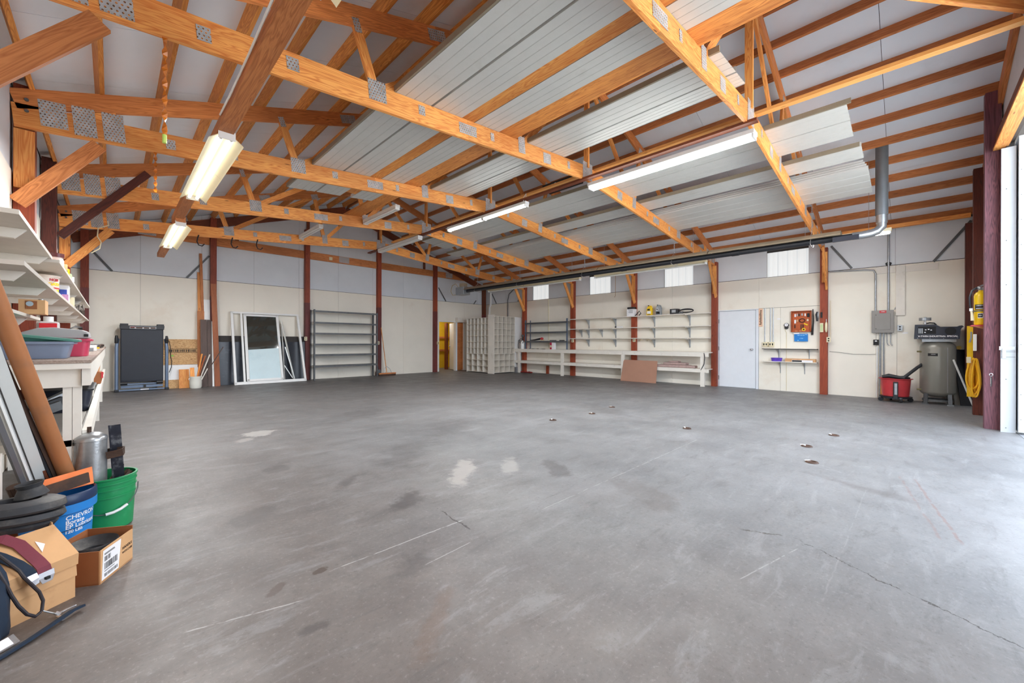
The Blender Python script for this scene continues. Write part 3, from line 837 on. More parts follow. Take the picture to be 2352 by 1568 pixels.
# ================================================================ LIGHTS
def lamp(o, w, l, loc, energy):
    d = bpy.data.lights.new('tube_light', 'AREA'); d.shape = 'RECTANGLE'; d.size = w; d.size_y = l
    d.energy = energy; d.color = (.95, .98, 1.0)
    q = bpy.data.objects.new('tube_light', d); COL.objects.link(q)
    q.parent = o; q.matrix_basis = wm(o).inverted() @ Matrix.Translation(loc)
    return q
def reflector_light(x, y0, y1, z, label, lit=True, power=1.0):
    t = thing('reflector_light', label, 'light', (x, y0, z), 'reflector lights on the left beam')
    # a wing-shaped reflector with turned-down sides
    prof = [(-.142, -.075), (-.134, -.066), (-.055, -.004), (.055, -.004), (.134, -.066), (.142, -.075)]
    ym = (y0+y1)/2
    for a, b in ((y0, ym-.003), (ym+.003, y1)):
        poly = [(x+u, a, z+v) for u, v in prof] + [(x+u, a, z+v+.006) for u, v in prof[::-1]]
        n = len(poly)
        vs = [Vector(p) for p in poly] + [Vector((p[0], b, p[2])) for p in poly]
        MB().add(vs, [(i, (i+1) % n, n+(i+1) % n, n+i) for i in range(n)] + [tuple(range(n))[::-1], tuple(range(n, 2*n))]).build('reflector', CREAM_ENAMEL, t)
    MB().box((x-.055, y0-.01, z+.003), (x+.055, y1+.01, z+.035)).build('housing', WHITE, t)
    for yy in (y0-.032, y1+.032): MB().box((x-.07, yy-.004, z-.055), (x+.07, yy+.004, z+.03)).build('end_plate', WHITE, t)
    for dx in (-.042, .042):
        MB().cyl((x+dx, y0+.03, z-.035), (x+dx, y1-.03, z-.035), .019, n=12).build('tube', TUBE_R if lit else WHITE, t)
        for yy in (y0, y1): MB().cyl((x+dx, yy-.02, z-.035), (x+dx, yy+.02, z-.035), .014, n=8).build('lamp_holder', WHITE, t)
    if lit: lamp(t, .2, y1-y0-.1, (x, ym, z-.085), TUBE_W*power)
reflector_light(.775, -.2, 2.36, 3.215, 'two-tube reflector light at the top edge, nearest on the left beam', power=.3)
reflector_light(.785, 4.72, 7.0, 3.215, 'lit two-tube reflector light in the middle of the left beam', power=.75)
reflector_light(.80, 8.55, 10.7, 3.16, 'lit two-tube reflector light at the far end of the left beam')
def strip_light(x, y0, y1, z, w, label, lit, pairs=1, tubes=2, pale=False, power=1.0):
    t = thing('strip_light', label, 'light', (x, y0, z), 'bare strip lights')
    MB().box((x-w/2, y0, z), (x+w/2, y1, z+.055)).build('housing', WHITE if not pale else CREAM_ENAMEL, t, bevel=.004)
    L = (y1-y0)/pairs
    for k in range(pairs):
        a, b = y0+L*k+.03, y0+L*(k+1)-.03
        for q in range(tubes):
            dx = 0 if tubes == 1 else (q-.5)*w*.62
            MB().cyl((x+dx, a, z-.026), (x+dx, b, z-.026), .019, n=12).build('tube', TUBE if lit else WHITE, t)
        for yy in (a-.012, b+.012): MB().box((x-w*.46, yy-.01, z-.045), (x+w*.46, yy+.01, z)).build('lamp_holder', WHITE, t)
    if lit: lamp(t, w, y1-y0-.05, (x, (y0+y1)/2, z-.07), TUBE_W*power)
    if x > 9:
        for yy in (y0+.3, y1-.3): MB().tube([(x, yy, z+.055), (x, yy, roof_z(x)-.1)], .003, 5).build('hanging_wire', STEEL, t)
    return t
strip_light(5.67, 1.36, 3.80, 3.80, .17, 'long lit strip light below the plank under the second truss peak', True)
t = strip_light(5.47, 5.05, 7.50, 3.78, .11, 'lit twin-section strip light hanging on a cord under the third truss peak', True, 2, 1, False, 1.3)
MB().tube([(5.47, 5.15, 3.835), (5.46, 5.13, 3.93), (5.50, 5.11, 4.0), (5.53, 5.14, 3.93), (5.50, 5.16, 3.84)], .006, 6).build('cord', WHITE, t)
MB().tube([(5.47, 7.4, 3.835), (5.47, 7.4, 4.05)], .004, 5).build('chain', STEEL, t)
strip_light(5.42, 8.62, 10.75, 3.80, .13, 'unlit strip light below the plank near the back wall', False)
strip_light(3.98, 7.15, 8.6, 3.86, .10, 'unlit white strip light lying above the fourth truss, left of the peaks', False)
strip_light(3.4, 9.6, 11.0, 3.86, .10, 'unlit white strip light lying above the farthest truss', False)
strip_light(9.62, .22, 1.75, 3.165, .12, 'cream strip light behind the near end of the heater', True, 1, 1, True, .2)
for q, (y0, y1) in enumerate(((3.3, 6.3), (6.8, 10.8))):
    t = strip_light(9.66, y0, y1, 3.06, .12, 'cream strip light behind the heater, %s of the two farther ones' % ['nearer', 'farther'][q], False, 1, 1, True)

# ================================================================ TUBE HEATER
hx, hz, hy0, hy1 = 9.30, 3.10, .62, 11.6
t = thing('tube_heater', 'long black radiant tube heater hung along the right side under the trusses', 'heater', (hx, hy0, hz))
MB().tube([(hx, hy0, hz), (hx, hy1, hz)], .055, 14).build('emitter_tube', BLACK, t)
for a, b in ((hy0+.25, 3.1), (3.12, 5.9), (5.92, 8.7), (8.72, hy1+.1)):
    prof = [(-.165, .035), (-.15, .06), (-.085, .115), (.085, .115), (.15, .045), (.165, -.01)]
    poly = [(hx+u, a, hz+v) for u, v in prof] + [(hx+u, a, hz+v+.005) for u, v in prof[::-1]]
    n = len(poly); vs = [Vector(p) for p in poly] + [Vector((p[0], b, p[2])) for p in poly]
    MB().add(vs, [(i, (i+1) % n, n+(i+1) % n, n+i) for i in range(n)]).build('reflector', TAN_METAL, t)
for y in (1.3, 3.9, 6.4, 8.9, 11.0):
    h = MB(); h.tube([(hx-.18, y, hz-.06), (hx-.07, y, hz-.085), (hx, y, hz-.07), (hx+.07, y, hz-.085), (hx+.18, y, hz-.06)], .006, 6)
    h.tube([(hx-.18, y, hz-.06), (hx-.10, y, hz+.12), (hx, y, hz+.2), (hx+.10, y, hz+.12), (hx+.18, y, hz-.06)], .005, 6)
    h.build('hanger', CHROME, t)
    ch = MB(); zt = chord_bot(hx)+.02 if y > 1.4 else roof_z(hx)-.1
    k = int((zt-hz-.2)/.035)
    for q in range(k):
        z = hz+.2+.035*q
        s = .008
        if q % 2: ch.tube([(hx-s, y, z), (hx-s, y, z+.03), (hx+s, y, z+.03), (hx+s, y, z)], .0035, 5, True)
        else: ch.tube([(hx, y-s, z), (hx, y-s, z+.03), (hx, y+s, z+.03), (hx, y+s, z)], .0035, 5, True)
    ch.build('chain', STEEL, t)
for y in (2.6, 5.2, 7.8): MB().cyl((hx, y-.07, hz), (hx, y+.07, hz), .062, n=14).build('coupling', BLACK, t)
MB().box((hx-.15, hy0+.0, hz-.085), (hx-.11, hy0+.36, hz+.0)).build('end_cap', NAVY, t)
bb = MB(); bb.box((hx-.16, hy1+.02, hz-.13), (hx+.16, hy1+.5, hz+.16)); bb.build('burner_box', STEEL, t, bevel=.01)
MB().tube([(hx-.1, hy1+.4, hz+.16), (hx-.16, hy1+.5, hz+.30), (hx-.28, hy1+.55, hz+.22), (hx-.36, hy1+.52, hz+.0), (hx-.30, hy1+.5, hz-.14), (hx-.18, hy1+.45, hz-.12)], .009, 6).build('gas_hose', plain('yellow_hose', rgb(176, 150, 70), .5), t)
MB().box((hx-.1, hy1+.1, hz+.16), (hx+.08, hy1+.34, hz+.30)).build('gas_valve', TAN_METAL, t)
# vent pipe to the roof
t = thing('vent_pipe', 'grey metal vent pipe rising from the near heater end to the roof', 'pipe', (9.40, .36, 3.1))
MB().cyl((9.40, .34, 3.42), (9.40, .34, roof_z(9.4)), .085, n=20).build('riser', plain('grey_pipe', rgb(120, 126, 132), .45, .4), t)
MB().cyl((9.40, .34, 3.28), (9.40, .34, 3.45), .075, n=20).build('collar', STEEL, t)
MB().tube([(9.40, .34, 3.34), (9.40, .34, 3.22), (9.385, .40, 3.15), (9.36, .48, 3.12), (9.31, .60, 3.10), (9.30, .72, 3.10)], .068, 16).build('elbow', STEEL, t)

# hanging odds and ends under the trusses
FLY = plain('amber_flypaper', rgb(206, 116, 30), 0.3, var=0.35, scale=20)
def flypaper(x, y, z1, z0, label, tagc):
    t = thing('flypaper', label, 'flypaper', (x, y, z0))
    pts = [(x, y, z1+(z0-z1)*k/22) for k in range(23)]
    sd = [(math.cos(k*.9), math.sin(k*.9), 0) for k in range(23)]
    MB().strip(pts, .034, .0015, sd).build('ribbon', FLY, t)
    if tagc: MB().cyl((x, y, z0), (x, y, z0-.06), .013, n=10).build('canister', tagc, t)
flypaper(.267, 3.83, 3.405, 2.70, 'longer amber flypaper ribbon hanging from the second truss', plain('lime_label', rgb(196, 226, 110), .5))
flypaper(.355, 6.25, 3.412, 2.95, 'shorter amber flypaper ribbon hanging from the third truss', None)
HK = ['left', 'middle', 'right']
for q, x in enumerate((1.34, 1.96, 2.46)):
    z = chord_bot(x)
    pts = [(x, 11.04, z+.03), (x-.02, 11.03, z-.04), (x-.03, 11.03, z-.12), (x+.0, 11.03, z-.19), (x+.06, 11.03, z-.20), (x+.10, 11.03, z-.15)]
    MB().tube(pts, .012, 8).build('hook', BLACK, None, 'black storage hook under the farthest truss, %s of three' % HK[q], 'hook', 'black storage hooks')
MB().tube([(-.06, 10.95, 3.52), (-.05, 10.95, 3.44), (-.19, 10.96, 3.36), (-.20, 10.95, 3.2), (-.15, 10.95, 3.1), (-.17, 10.95, 2.97), (-.28, 10.95, 2.87)], .010, 8).build('cable', CREAM_ENAMEL, None, 'loose white cable dangling from the farthest truss at the left', 'cable')
MB().tube([(.70, 1.5, 3.25), (.69, 2.2, 3.30), (.68, 2.8, 3.26), (.70, 3.4, 3.29), (.69, 4.0, 3.25), (.70, 4.5, 3.29), (.72, 4.55, 3.33)], .008, 6).build('cable', WHITE, None, 'white electric cable stapled along the left light beam', 'cable')
# ================================================================ BACK WALL THINGS
# --- folded treadmill
ty = 13.2
t = thing('treadmill', 'folded black treadmill with blue-grey uprights against the back wall', 'treadmill', (.52, ty, 0))
BG = plain('blue_grey_steel', rgb(112, 128, 152), .4, .3, var=.06)
b = MB(); b.box((.14, ty+.02, .22), (.91, ty+.16, 1.56)); b.build('deck', NAVY, t, bevel=.015)
MB().box((.155, ty-.005, .27), (.895, ty+.02, 1.5)).build('running_belt', plain('belt_black', rgb(40, 44, 54), .55, var=.1), t)
hd = MB(); hd.box((.13, ty-.03, 1.49), (.92, ty+.17, 1.575)); hd.box((.13, ty-.03, 1.575), (.275, ty+.17, 1.625)); hd.box((.785, ty-.03, 1.575), (.92, ty+.17, 1.625))
hd.build('motor_hood', BLACK, t, bevel=.008)
lp = MB().box((.30, ty-.036, 1.505), (.77, ty-.03, 1.558)).build('label_panel', STEEL, t)
MB().box((.307, ty-.040, 1.511), (.763, ty-.036, 1.552)).build('dark_field', RUST, lp)
MB().box((.31, ty-.042, 1.545), (.40, ty-.040, 1.553)).build('red_band', RED, lp)
for x in (.395, .535, .655): MB().cbox((x, ty-.041, 1.526), (.026, .002, .016)).build('pictogram', PAPER, lp)
for sx in (0, 1):
    x = .075 if sx == 0 else .975
    MB().tube([(x, ty+.02, .05), (x, ty+.03, .3), (x, ty+.03, 1.05), (x+.01*(1-2*sx), ty+.06, 1.18), (x+.02*(1-2*sx), ty+.12, 1.25)], .034, 12).build('upright', BG, t)
    g = MB(); g.tube([(x, ty+.05, 1.16), (x, ty+.03, 1.26), (x-.004, ty+.03, 1.34)], [.036, .034, .022], 10); g.build('hand_grip', BLACK, t)
    MB().box((x-.04, ty-.05, 0), (x+.04, ty+.12, .06)).build('foot', BLACK, t, bevel=.012)
    xr = .20 if sx == 0 else .84
    MB().cyl((xr-.06, ty-.03, .20), (xr+.06, ty-.03, .20), .042, n=16).build('roller_wheel', BLACK, t)
MB().box((.10, ty-.02, .02), (.95, ty+.04, .055)).build('base_bar', BG, t)
MB().box((.15, ty-.01, .085), (.90, ty+.05, .145)).build('cross_bar', BG, t)
MB().box((.22, ty-.0, .16), (.82, ty+.05, .19)).build('cross_bar', BG, t)
MB().box((.545, ty-.03, .085), (.59, ty-.01, .15)).build('latch', BLACK, t)
MB().box((.49, ty-.024, .028), (.64, ty-.02, .05)).build('sticker', PAPER, t)
MB().tube([(.965, ty-.01, 1.25), (1.02, ty-.02, 1.2), (1.045, ty, 1.0), (1.05, ty, .8), (1.07, ty, .7), (1.06, ty, .55), (1.02, ty, .42)], .008, 6).build('power_cord', BLACK, t)

# --- boards leaning behind the treadmill and the planks
ob = thing('strand_board', 'strand board panel leaning on the back wall behind the crock', 'panel', (1.2, 13.5, 0))
MB().prism([(.86, 13.42, .60), (1.66, 13.42, .60), (1.66, 13.56, 1.26), (.86, 13.56, 1.26)], (0,0,0), (0, .014, 0)).build('panel', OSB, ob)
im = MB(); 
for q in range(16):
    x = 1.00+.038*q; im.box((x, 13.480, .93), (x+.022*(.6+.4*((q*7) % 3)/2), 13.484, .99))
im.box((.98, 13.478, 1.008), (1.64, 13.482, 1.014)); im.box((.98, 13.474, .912), (1.64, 13.478, .918))
im.build('stamped_band', INK, ob)
MB().cyl((1.10, 13.466, .82), (1.10, 13.470, .82), .035, n=16).build('green_stamp', plain('lime', rgb(140, 200, 80), .6), ob)
MB().prism([(.80, 13.36, .22), (1.62, 13.36, .22), (1.62, 13.41, .595), (.80, 13.41, .595)], (0,0,0), (0,.015,0)).build('panel', WHITE, None, 'white board leaning below the strand board, behind the crock', 'panel')
MB().prism([(.80, 13.33, 0), (1.60, 13.33, 0), (1.60, 13.355, .22), (.80, 13.355, .22)], (0,0,0), (0,.015,0)).build('panel', OSB, None, 'low strip of strand board standing on the floor behind the crock', 'panel')
def lean(name, mat, x0, x1, zt, label, yb=13.36, yt=13.53, dx=0.0, th=.022, cat='plank', z0=0.0, grp='planks leaning on the back wall'):
    """a plank leaning on the back wall: x0..x1 wide at the foot, top shifted by dx"""
    xc, w = (x0+x1)/2, x1-x0
    return board(name, mat, (xc, yb, z0), (xc+dx, yt, zt), th, w, None, up=(1,0,0), label=label, cat=cat, group=grp)
lean('plank', GREYWOOD, 1.665, 1.80, 1.79, 'wide dark grey-brown plank leaning between the crock and the reddish plank', 13.24, 13.40, .0)
lean('plank', GREYWOOD, 1.81, 1.90, 1.79, 'narrow dark grey-brown plank beside the wide one', 13.25, 13.41, .0)
lean('plank', REDWOOD, 1.955, 2.075, 2.77, 'tall reddish plank in front of the timber post', 13.20, 13.40, -.07, .03)
lean('plank', PINE, 1.64, 1.74, 3.07, 'tall pine plank with a broken top in the leaning bundle', 13.44, 13.58, -.02)
lean('plank', FIR, 1.74, 1.80, 3.58, 'tallest and thinnest of the leaning planks, tilted to the left', 13.42, 13.57, -.08, .02)
lean('plank', FIR, 1.61, 1.76, 2.02, 'brown plank leaning behind the grey-brown planks', 13.38, 13.50, .0)
lean('plank', FIR, 1.85, 1.93, 2.32, 'brown plank behind the white strip of the leaning bundle', 13.44, 13.55, -.0)
lean('plank', WHITE, 1.71, 1.885, 2.34, 'white painted plank in the leaning bundle', 13.41, 13.53, -.0)
lean('plank', WHITE, 1.905, 1.945, 1.75, 'narrow whitish strip standing between the grey and reddish planks', 13.22, 13.39, .0)
lean('plank', PINE, 1.215, 1.42, .48, 'short square orange board standing left of the crock', 13.22, 13.30, .0, .03)
# --- crock of sticks
t = thing('crock', 'white glazed crock holding scrap sticks by the leaning planks', 'crock', (1.53, 13.06, 0))
MB().lathe([(.0, 0), (.115, 0), (.128, .03), (.132, .16), (.130, .26), (.138, .275), (.138, .305), (.124, .305), (.120, .28), (.12, .05), (0, .04)], (1.53, 13.06, 0), 28).build('body', plain('glazed_white', rgb(232, 230, 220), .25, var=.04), t)
h = MB(); h.tube([(1.405, 13.02, .27), (1.385, 13.01, .24), (1.40, 13.02, .21)], .008, 6); h.build('lug', WHITE, t)
stk = [((1.47, 13.05, .06), (1.455, 13.06, .53), PINE, .09, .02, 'short pine offcut in the crock'), ((1.53, 13.06, .05), (1.665, 13.12, .88), PINE, .02, .03, 'thin pine stick in the crock'),
       ((1.52, 13.04, .05), (1.73, 13.10, .83), REDWOOD, .045, .02, 'reddish stick in the crock'), ((1.56, 13.06, .05), (1.83, 13.12, .86), WHITE_WOOD, .03, .02, 'white-ended stick in the crock'),
       ((1.57, 13.02, .05), (2.12, 13.08, 1.06), GREYWOOD, .028, .015, 'long grey slat in the crock reaching over the reddish plank'), ((1.60, 13.02, .1), (1.77, 13.0, .50), WHITE_WOOD, .02, .02, 'short pale dowel in the crock')]
for a, b2, m_, w, h_, lb in stk: board('stick', m_, a, b2, w, h_, None, label=lb, cat='stick', group='sticks in the crock')
# --- black rubber sheets
def sheetwave(x0, x1, z1, y, label, seed):
    r = random.Random(seed); nx, nz = 14, 6; vs = []; fs = []
    for k in range(nz+1):
        for i in range(nx+1):
            u = i/nx; v = k/nz
            vs.append((x0+(x1-x0)*u, y-.02*math.sin(u*9+seed)*(.4+v)-.05*(1-v), z1*v - (.012*r.random() if k == nz else 0)))
    nn = len(vs); vs += [(a, b+.006, c) for a, b, c in vs]
    for k in range(nz):
        for i in range(nx):
            a = k*(nx+1)+i; fs += [(a, a+1, a+nx+2, a+nx+1), (nn+a, nn+a+nx+1, nn+a+nx+2, nn+a+1)]
    m = MB(); m.add(vs, fs, True)
    return m.build('rubber_sheet', plain('smooth_black_rubber', rgb(38, 42, 52), .32, var=.2, scale=3, dirt=rgb(96, 100, 110), dirt_amt=.35, dirt_scale=4), None, label, 'rubber sheet', 'black rubber sheets')
sheetwave(2.06, 3.30, 1.20, 13.46, 'black rubber sheet leaning behind the left half of the window frame', 1)
sheetwave(3.22, 4.28, 1.20, 13.47, 'black rubber sheet leaning behind the right half of the window frame', 4)
MB().box((2.04, 13.50, 0), (4.30, 13.56, 1.365)).build('backing_board', DARKGAP, None, 'dark board with a straight top edge behind the rubber sheets', 'board')
# --- sliding window frame leaning on the wall
def slope(z, y0=13.12, z1=2.09, y1=13.52): return y0 + (y1-y0)*z/z1
t = thing('sliding_window', 'white aluminium sliding window frame with one dark pane, leaning on the back wall', 'window frame', (3.3, 13.12, 0))
mt = Matrix.Translation((0, 13.12, 0)) @ Matrix.Rotation(-math.atan2(.40, 2.05), 4, 'X')   # local y = thickness, z up along the frame
H_ = 2.09
x0, x1 = 2.38, 4.22
xt0, xt1 = 2.35, 4.10
def fbar(a, b, w, d0=-.04, d1=.03):
    (ax, az), (bx, bz) = a, b
    dx, dz = bx-ax, bz-az; L = math.hypot(dx, dz); nx, nz = -dz/L*w/2, dx/L*w/2
    poly = [(ax+nx, d0, az+nz), (bx+nx, d0, bz+nz), (bx-nx, d0, bz-nz), (ax-nx, d0, az-nz)]
    return MB().prism([mt @ Vector(p) for p in poly], (0,0,0), (mt.to_3x3() @ Vector((0, d1-d0, 0))))
for nm, a, b, w in (('bottom_rail', (x0, .035), (x1, .035), .07), ('top_rail', (xt0, H_-.03), (xt1, H_-.03), .05), ('side_rail', (x0+.025, .02), (xt0+.025, H_-.01), .055), ('side_rail', (x1-.025, .02), (xt1-.025, H_-.01), .055)):
    fbar(a, b, w).build(nm, WHITE, t)
for a, b, w in (((2.62, .08), (2.60, H_-.05), .05),): fbar(a, b, w, -.03, .01).build('meeting_stile', WHITE, t)
for nm, a, b, w in (('sash_stile', (2.70, .09), (2.68, H_-.07), .065), ('sash_stile', (3.56, .09), (3.50, H_-.07), .065), ('sash_rail', (2.68, .11), (3.58, .11), .06), ('sash_rail', (2.66, H_-.10), (3.52, H_-.10), .05)):
    fbar(a, b, w, -.06, -.02).build(nm, WHITE, t)
pa = MB().prism([mt @ Vector(p) for p in ((2.72, -.035, .13), (3.55, -.035, .13), (3.49, -.035, H_-.12), (2.70, -.035, H_-.12))], (0,0,0), mt.to_3x3() @ Vector((0,.006,0)))
pa.build('pane', TINTED, t)
MB().prism([mt @ Vector(p) for p in ((2.74, -.041, .135), (3.54, -.041, .135), (3.52, -.041, 1.03), (2.73, -.041, .98))], (0,0,0), mt.to_3x3() @ Vector((0,.005,0))).build('frosted_film', plain('pale_blue_film', rgb(200, 222, 228), .35, var=.06, scale=2.5, dirt=rgb(170, 200, 210), dirt_amt=.4, dirt_scale=2), t)
MB().cbox(mt @ Vector((3.53, -.075, 1.15)), (.035, .03, .12)).build('latch', STEEL, t)
board('roller_track', WHITE, mt @ Vector((x0+.05, -.02, .075)), mt @ Vector((x1-.06, -.02, .075)), .02, .012, t)
# thin metal sticks standing inside the frame
for q, (a, b) in enumerate((((3.66, 13.0, .05), (3.62, 13.35, 1.75)), ((3.92, 13.02, .05), (3.61, 13.36, 1.85)), ((3.96, 13.04, .05), (3.64, 13.38, 1.80)), ((3.64, 13.03, 1.05), (3.90, 13.06, .10)), ((3.62, 13.02, .50), (3.84, 13.05, .12)))):
    if q < 3: a = (a[0], a[1]+.13, .005)
    board('metal_stick', ALU, (a[0], a[1]+.12, a[2]), (b[0], b[1]+.09, b[2]), .03, .02, None, label='bare metal stick inside the window frame, %s' % ['most upright', 'longest, tilted left', 'tilted left, rightmost at the foot', 'crossing down to the right', 'short, lowest of all'][q], cat='stick', group='metal sticks in the window frame')
# --- tall grey rack
def rack(y, x0, x1, zs, zt, name, label, depth=.34):
    t = thing(name, label, 'rack', ((x0+x1)/2, y, 0))
    for x in (x0, x1):
        for yy in (y, y+depth):
            b = MB(); b.box((x-.022, yy-.003, 0), (x+.022, yy+.003, zt)); b.box((x-.022 if x == x0 else x+.016, yy-.003, 0), (x-.016 if x == x0 else x+.022, yy+(.035 if yy == y else -.035), zt)); b.build('post', GREYPAINT, t)
    for z in zs:
        b = MB(); b.box((x0, y-.004, z-.055), (x1, y+.004, z)); b.box((x0, y, z-.004), (x1, y+depth, z)); b.build('shelf', GREYPAINT, t)
    return t
rack(13.12, 4.46, 6.53, (2.19, 1.83, 1.49, 1.145, .805, .45), 2.22, 'steel_rack', 'tall empty dark grey steel rack with six shelves between two back wall posts')
# switches on posts
def outlet(x, y, z, ax, label, mat=None):
    t = thing('socket_box', label, 'socket', (x, y, z-.06))
    n = Vector(ax); u = n.cross(Vector((0,0,1)))
    def bx(name, a, w, h, d0, d1, dz, m_):
        b = MB(); c0 = Vector((x, y, z+dz))+u*a
        pts = [c0-u*w/2-Vector((0,0,h/2)), c0+u*w/2-Vector((0,0,h/2)), c0+u*w/2+Vector((0,0,h/2)), c0-u*w/2+Vector((0,0,h/2))]
        return b.prism([p+n*d0 for p in pts], (0,0,0), n*(d1-d0)).build(name, m_, t)
    bx('box', 0, .07, .115, 0, .04, 0, mat or CREAM_ENAMEL); bx('cover', 0, .075, .12, .04, .045, 0, mat or CREAM_ENAMEL)
    for dz in (.025, -.025): bx('receptacle', 0, .03, .028, .045, .048, dz, INK)
    return t
outlet(6.72, YB-.165, 1.17, (0,-1,0), 'small socket box low on the post right of the tall grey rack')
outlet(9.27, YB-.165, 1.17, (0,-1,0), 'small switch box on the post left of the back doorway')
outlet(4.30, YB-.165, 1.30, (0,-1,0), 'small socket box on the post right of the window frame')
# --- push broom
t = thing('push_broom', 'wooden push broom leaning against the back wall post', 'broom', (6.99, 13.25, 0))
MB().tube([(6.94, 13.22, .12), (6.84, 13.45, 1.72)], .014, 8).build('handle', PINE, t)
board('head', FIR, (6.64, 13.20, .085), (7.28, 13.20, .085), .06, .045, t)
MB().box((6.65, 13.17, 0), (7.27, 13.23, .062)).build('bristles', RUST, t, kind='stuff')
MB().tube([(6.82, 13.20, .10), (6.84, 13.21, .25), (6.93, 13.22, .33)], .008, 6).build('brace', STEEL, t)
MB().tube([(7.12, 13.20, .10), (7.05, 13.21, .25), (6.94, 13.22, .33)], .008, 6).build('brace', STEEL, t)
t = thing('dustpan', 'small dark dustpan standing beside the push broom', 'dustpan', (6.70, 13.3, 0))
MB().prism([(6.62, 13.28, 0), (6.80, 13.28, 0), (6.78, 13.36, .22), (6.64, 13.36, .22)], (0,0,0), (0,.04,0)).build('pan', GREYPAINT, t)
MB().tube([(6.71, 13.38, .2), (6.71, 13.42, .34)], .012, 8).build('handle', BLACK, t)

# --- back doorway
t = thing('door_1', None, None, (10.0, YB, 0)); t['kind'] = 'structure'
for nm, lo, hi, m_ in (('jamb', (9.40, YB-.03, 0), (9.44, YB+.11, 2.05), WHITE), ('mullion', (10.28, YB-.04, 0), (10.36, YB+.11, 2.05), WHITE_DOOR), ('jamb', (10.70, YB-.03, 0), (10.76, YB+.11, 2.05), WHITE), ('head', (9.40, YB-.04, 2.04), (10.76, YB+.11, 2.09), WHITE), ('lintel_box', (10.26, YB-.20, 2.05), (11.4, YB-.02, 2.24), WHITE_WOOD)):
    MB().box(lo, hi).build(nm, m_, t)
dl = MB().bar((10.34, YB+.12, 1.025), (10.56, YB+.76, 1.025), .04, 2.0).build('door_leaf', WHITE_DOOR, t)
MB().ball((10.50, YB+.70, 1.02), .03, 10).build('knob', STEEL, dl)
MB().box((10.44, YB+.85, 0), (10.53, YB+1.0, 2.05)).build('inner_post', FIR_DARK, t)
MB().box((10.36, YB+.02, .02), (10.70, YB+.06, 2.04)).build('brown_leaf', FIR, t)

# --- pigeonhole cabinets
def pigeon(name, label, o, u, d, wid, hei, dep, rows, cols_up, cols_dn, nlow):
    """o: lower left front corner, u along the face, d into the cabinet"""
    t = thing(name, label, 'cabinet', o)
    o, u, d = Vector(o), Vector(u), Vector(d); z = Vector((0,0,1)); th = .016
    def pb(nm, a0, a1, b0, b1, c0, c1, m_=WHITE_WOOD):
        pts = [o+u*a0+d*b0, o+u*a1+d*b0, o+u*a1+d*b1, o+u*a0+d*b1]
        return MB().prism([p+z*c0 for p in pts], (0,0,0), z*(c1-c0)).build(nm, m_, t)
    pb('side', 0, th, 0, dep, 0, hei); pb('side', wid-th, wid, 0, dep, 0, hei); pb('back', th, wid-th, dep-.01, dep, 0, hei, plain('shaded_pigeonhole_back', rgb(198, 188, 172), .7))  # back colour darkened to paint in the shading inside the cells
    zs = [.03+(hei-.05)*k/rows for k in range(rows+1)]
    for k, zz in enumerate(zs): pb('shelf', th, wid-th, 0, dep-.01, zz, zz+.012)
    for k in range(rows):
        n = cols_dn if k < nlow else cols_up
        for j in range(1, n):
            a = wid*j/n; pb('divider', a-.006, a+.006, .003, dep-.01, zs[k]+.012, zs[k+1])
    return t
pigeon('pigeonhole_cabinet', 'white pigeonhole cabinet facing left, beside the back doorway', (10.30, 12.88, 0), (0,-1,0), (1,0,0), 1.33, 2.18, .34, 9, 6, 4, 3)
pigeon('pigeonhole_cabinet', 'white pigeonhole cabinet facing the room, with closed backs of pale board', (10.29, 11.20, 0), (1,0,0), (0,1,0), 1.13, 2.22, .32, 9, 5, 4, 3)
MB().box((10.275, 11.19, 0), (10.29, 11.54, 2.26)).build('end_panel', WHITE_WOOD, None, 'white end panel where the two pigeonhole cabinets meet', 'panel')
MB().box((11.45, 11.24, 0), (11.87, 11.26, 2.22)).build('end_panel', WHITE, None, 'tall white panel between the pigeonhole cabinet and the wall', 'panel')

# ================================================================ RIGHT WALL THINGS
# --- long workbench
t = thing('workbench', 'long white painted workbench with a lower shelf along the right wall', 'workbench', (11.6, 7.5, 0))
board('bench_top', WHITE_WOOD, (11.66, 3.86, .935), (11.66, 11.26, .935), .44, .025, t)
for a, b in ((3.86, 6.44), (6.445, 11.26)):
    board('top_rail', WHITE_WOOD, (11.46, a, .872), (11.46, b, .872), .035, .10, t)
    board('shelf_rail', WHITE_WOOD, (11.47, a, .435), (11.47, b, .435), .035, .10, t)
board('lower_shelf', WHITE_WOOD, (11.66, 3.86, .475), (11.66, 11.2, .475), .36, .02, t)
for y in (4.02, 6.44, 8.86, 11.02):
    board('leg', WHITE_WOOD, (11.48, y, 0), (11.48, y, .92), .06 if y != 11.02 else .04, .105, t, up=(0,1,0))
    board('wall_block', WHITE_WOOD, (11.55, y, .455), (11.86, y, .455), .04, .03, t)
MB().tube([(11.455, 3.98, .95), (11.43, 3.95, .80), (11.44, 3.97, .62), (11.46, 4.06, .45)], .012, 8).build('hose', RUBBER, None, 'short black hose hanging from the near end of the long workbench', 'hose')
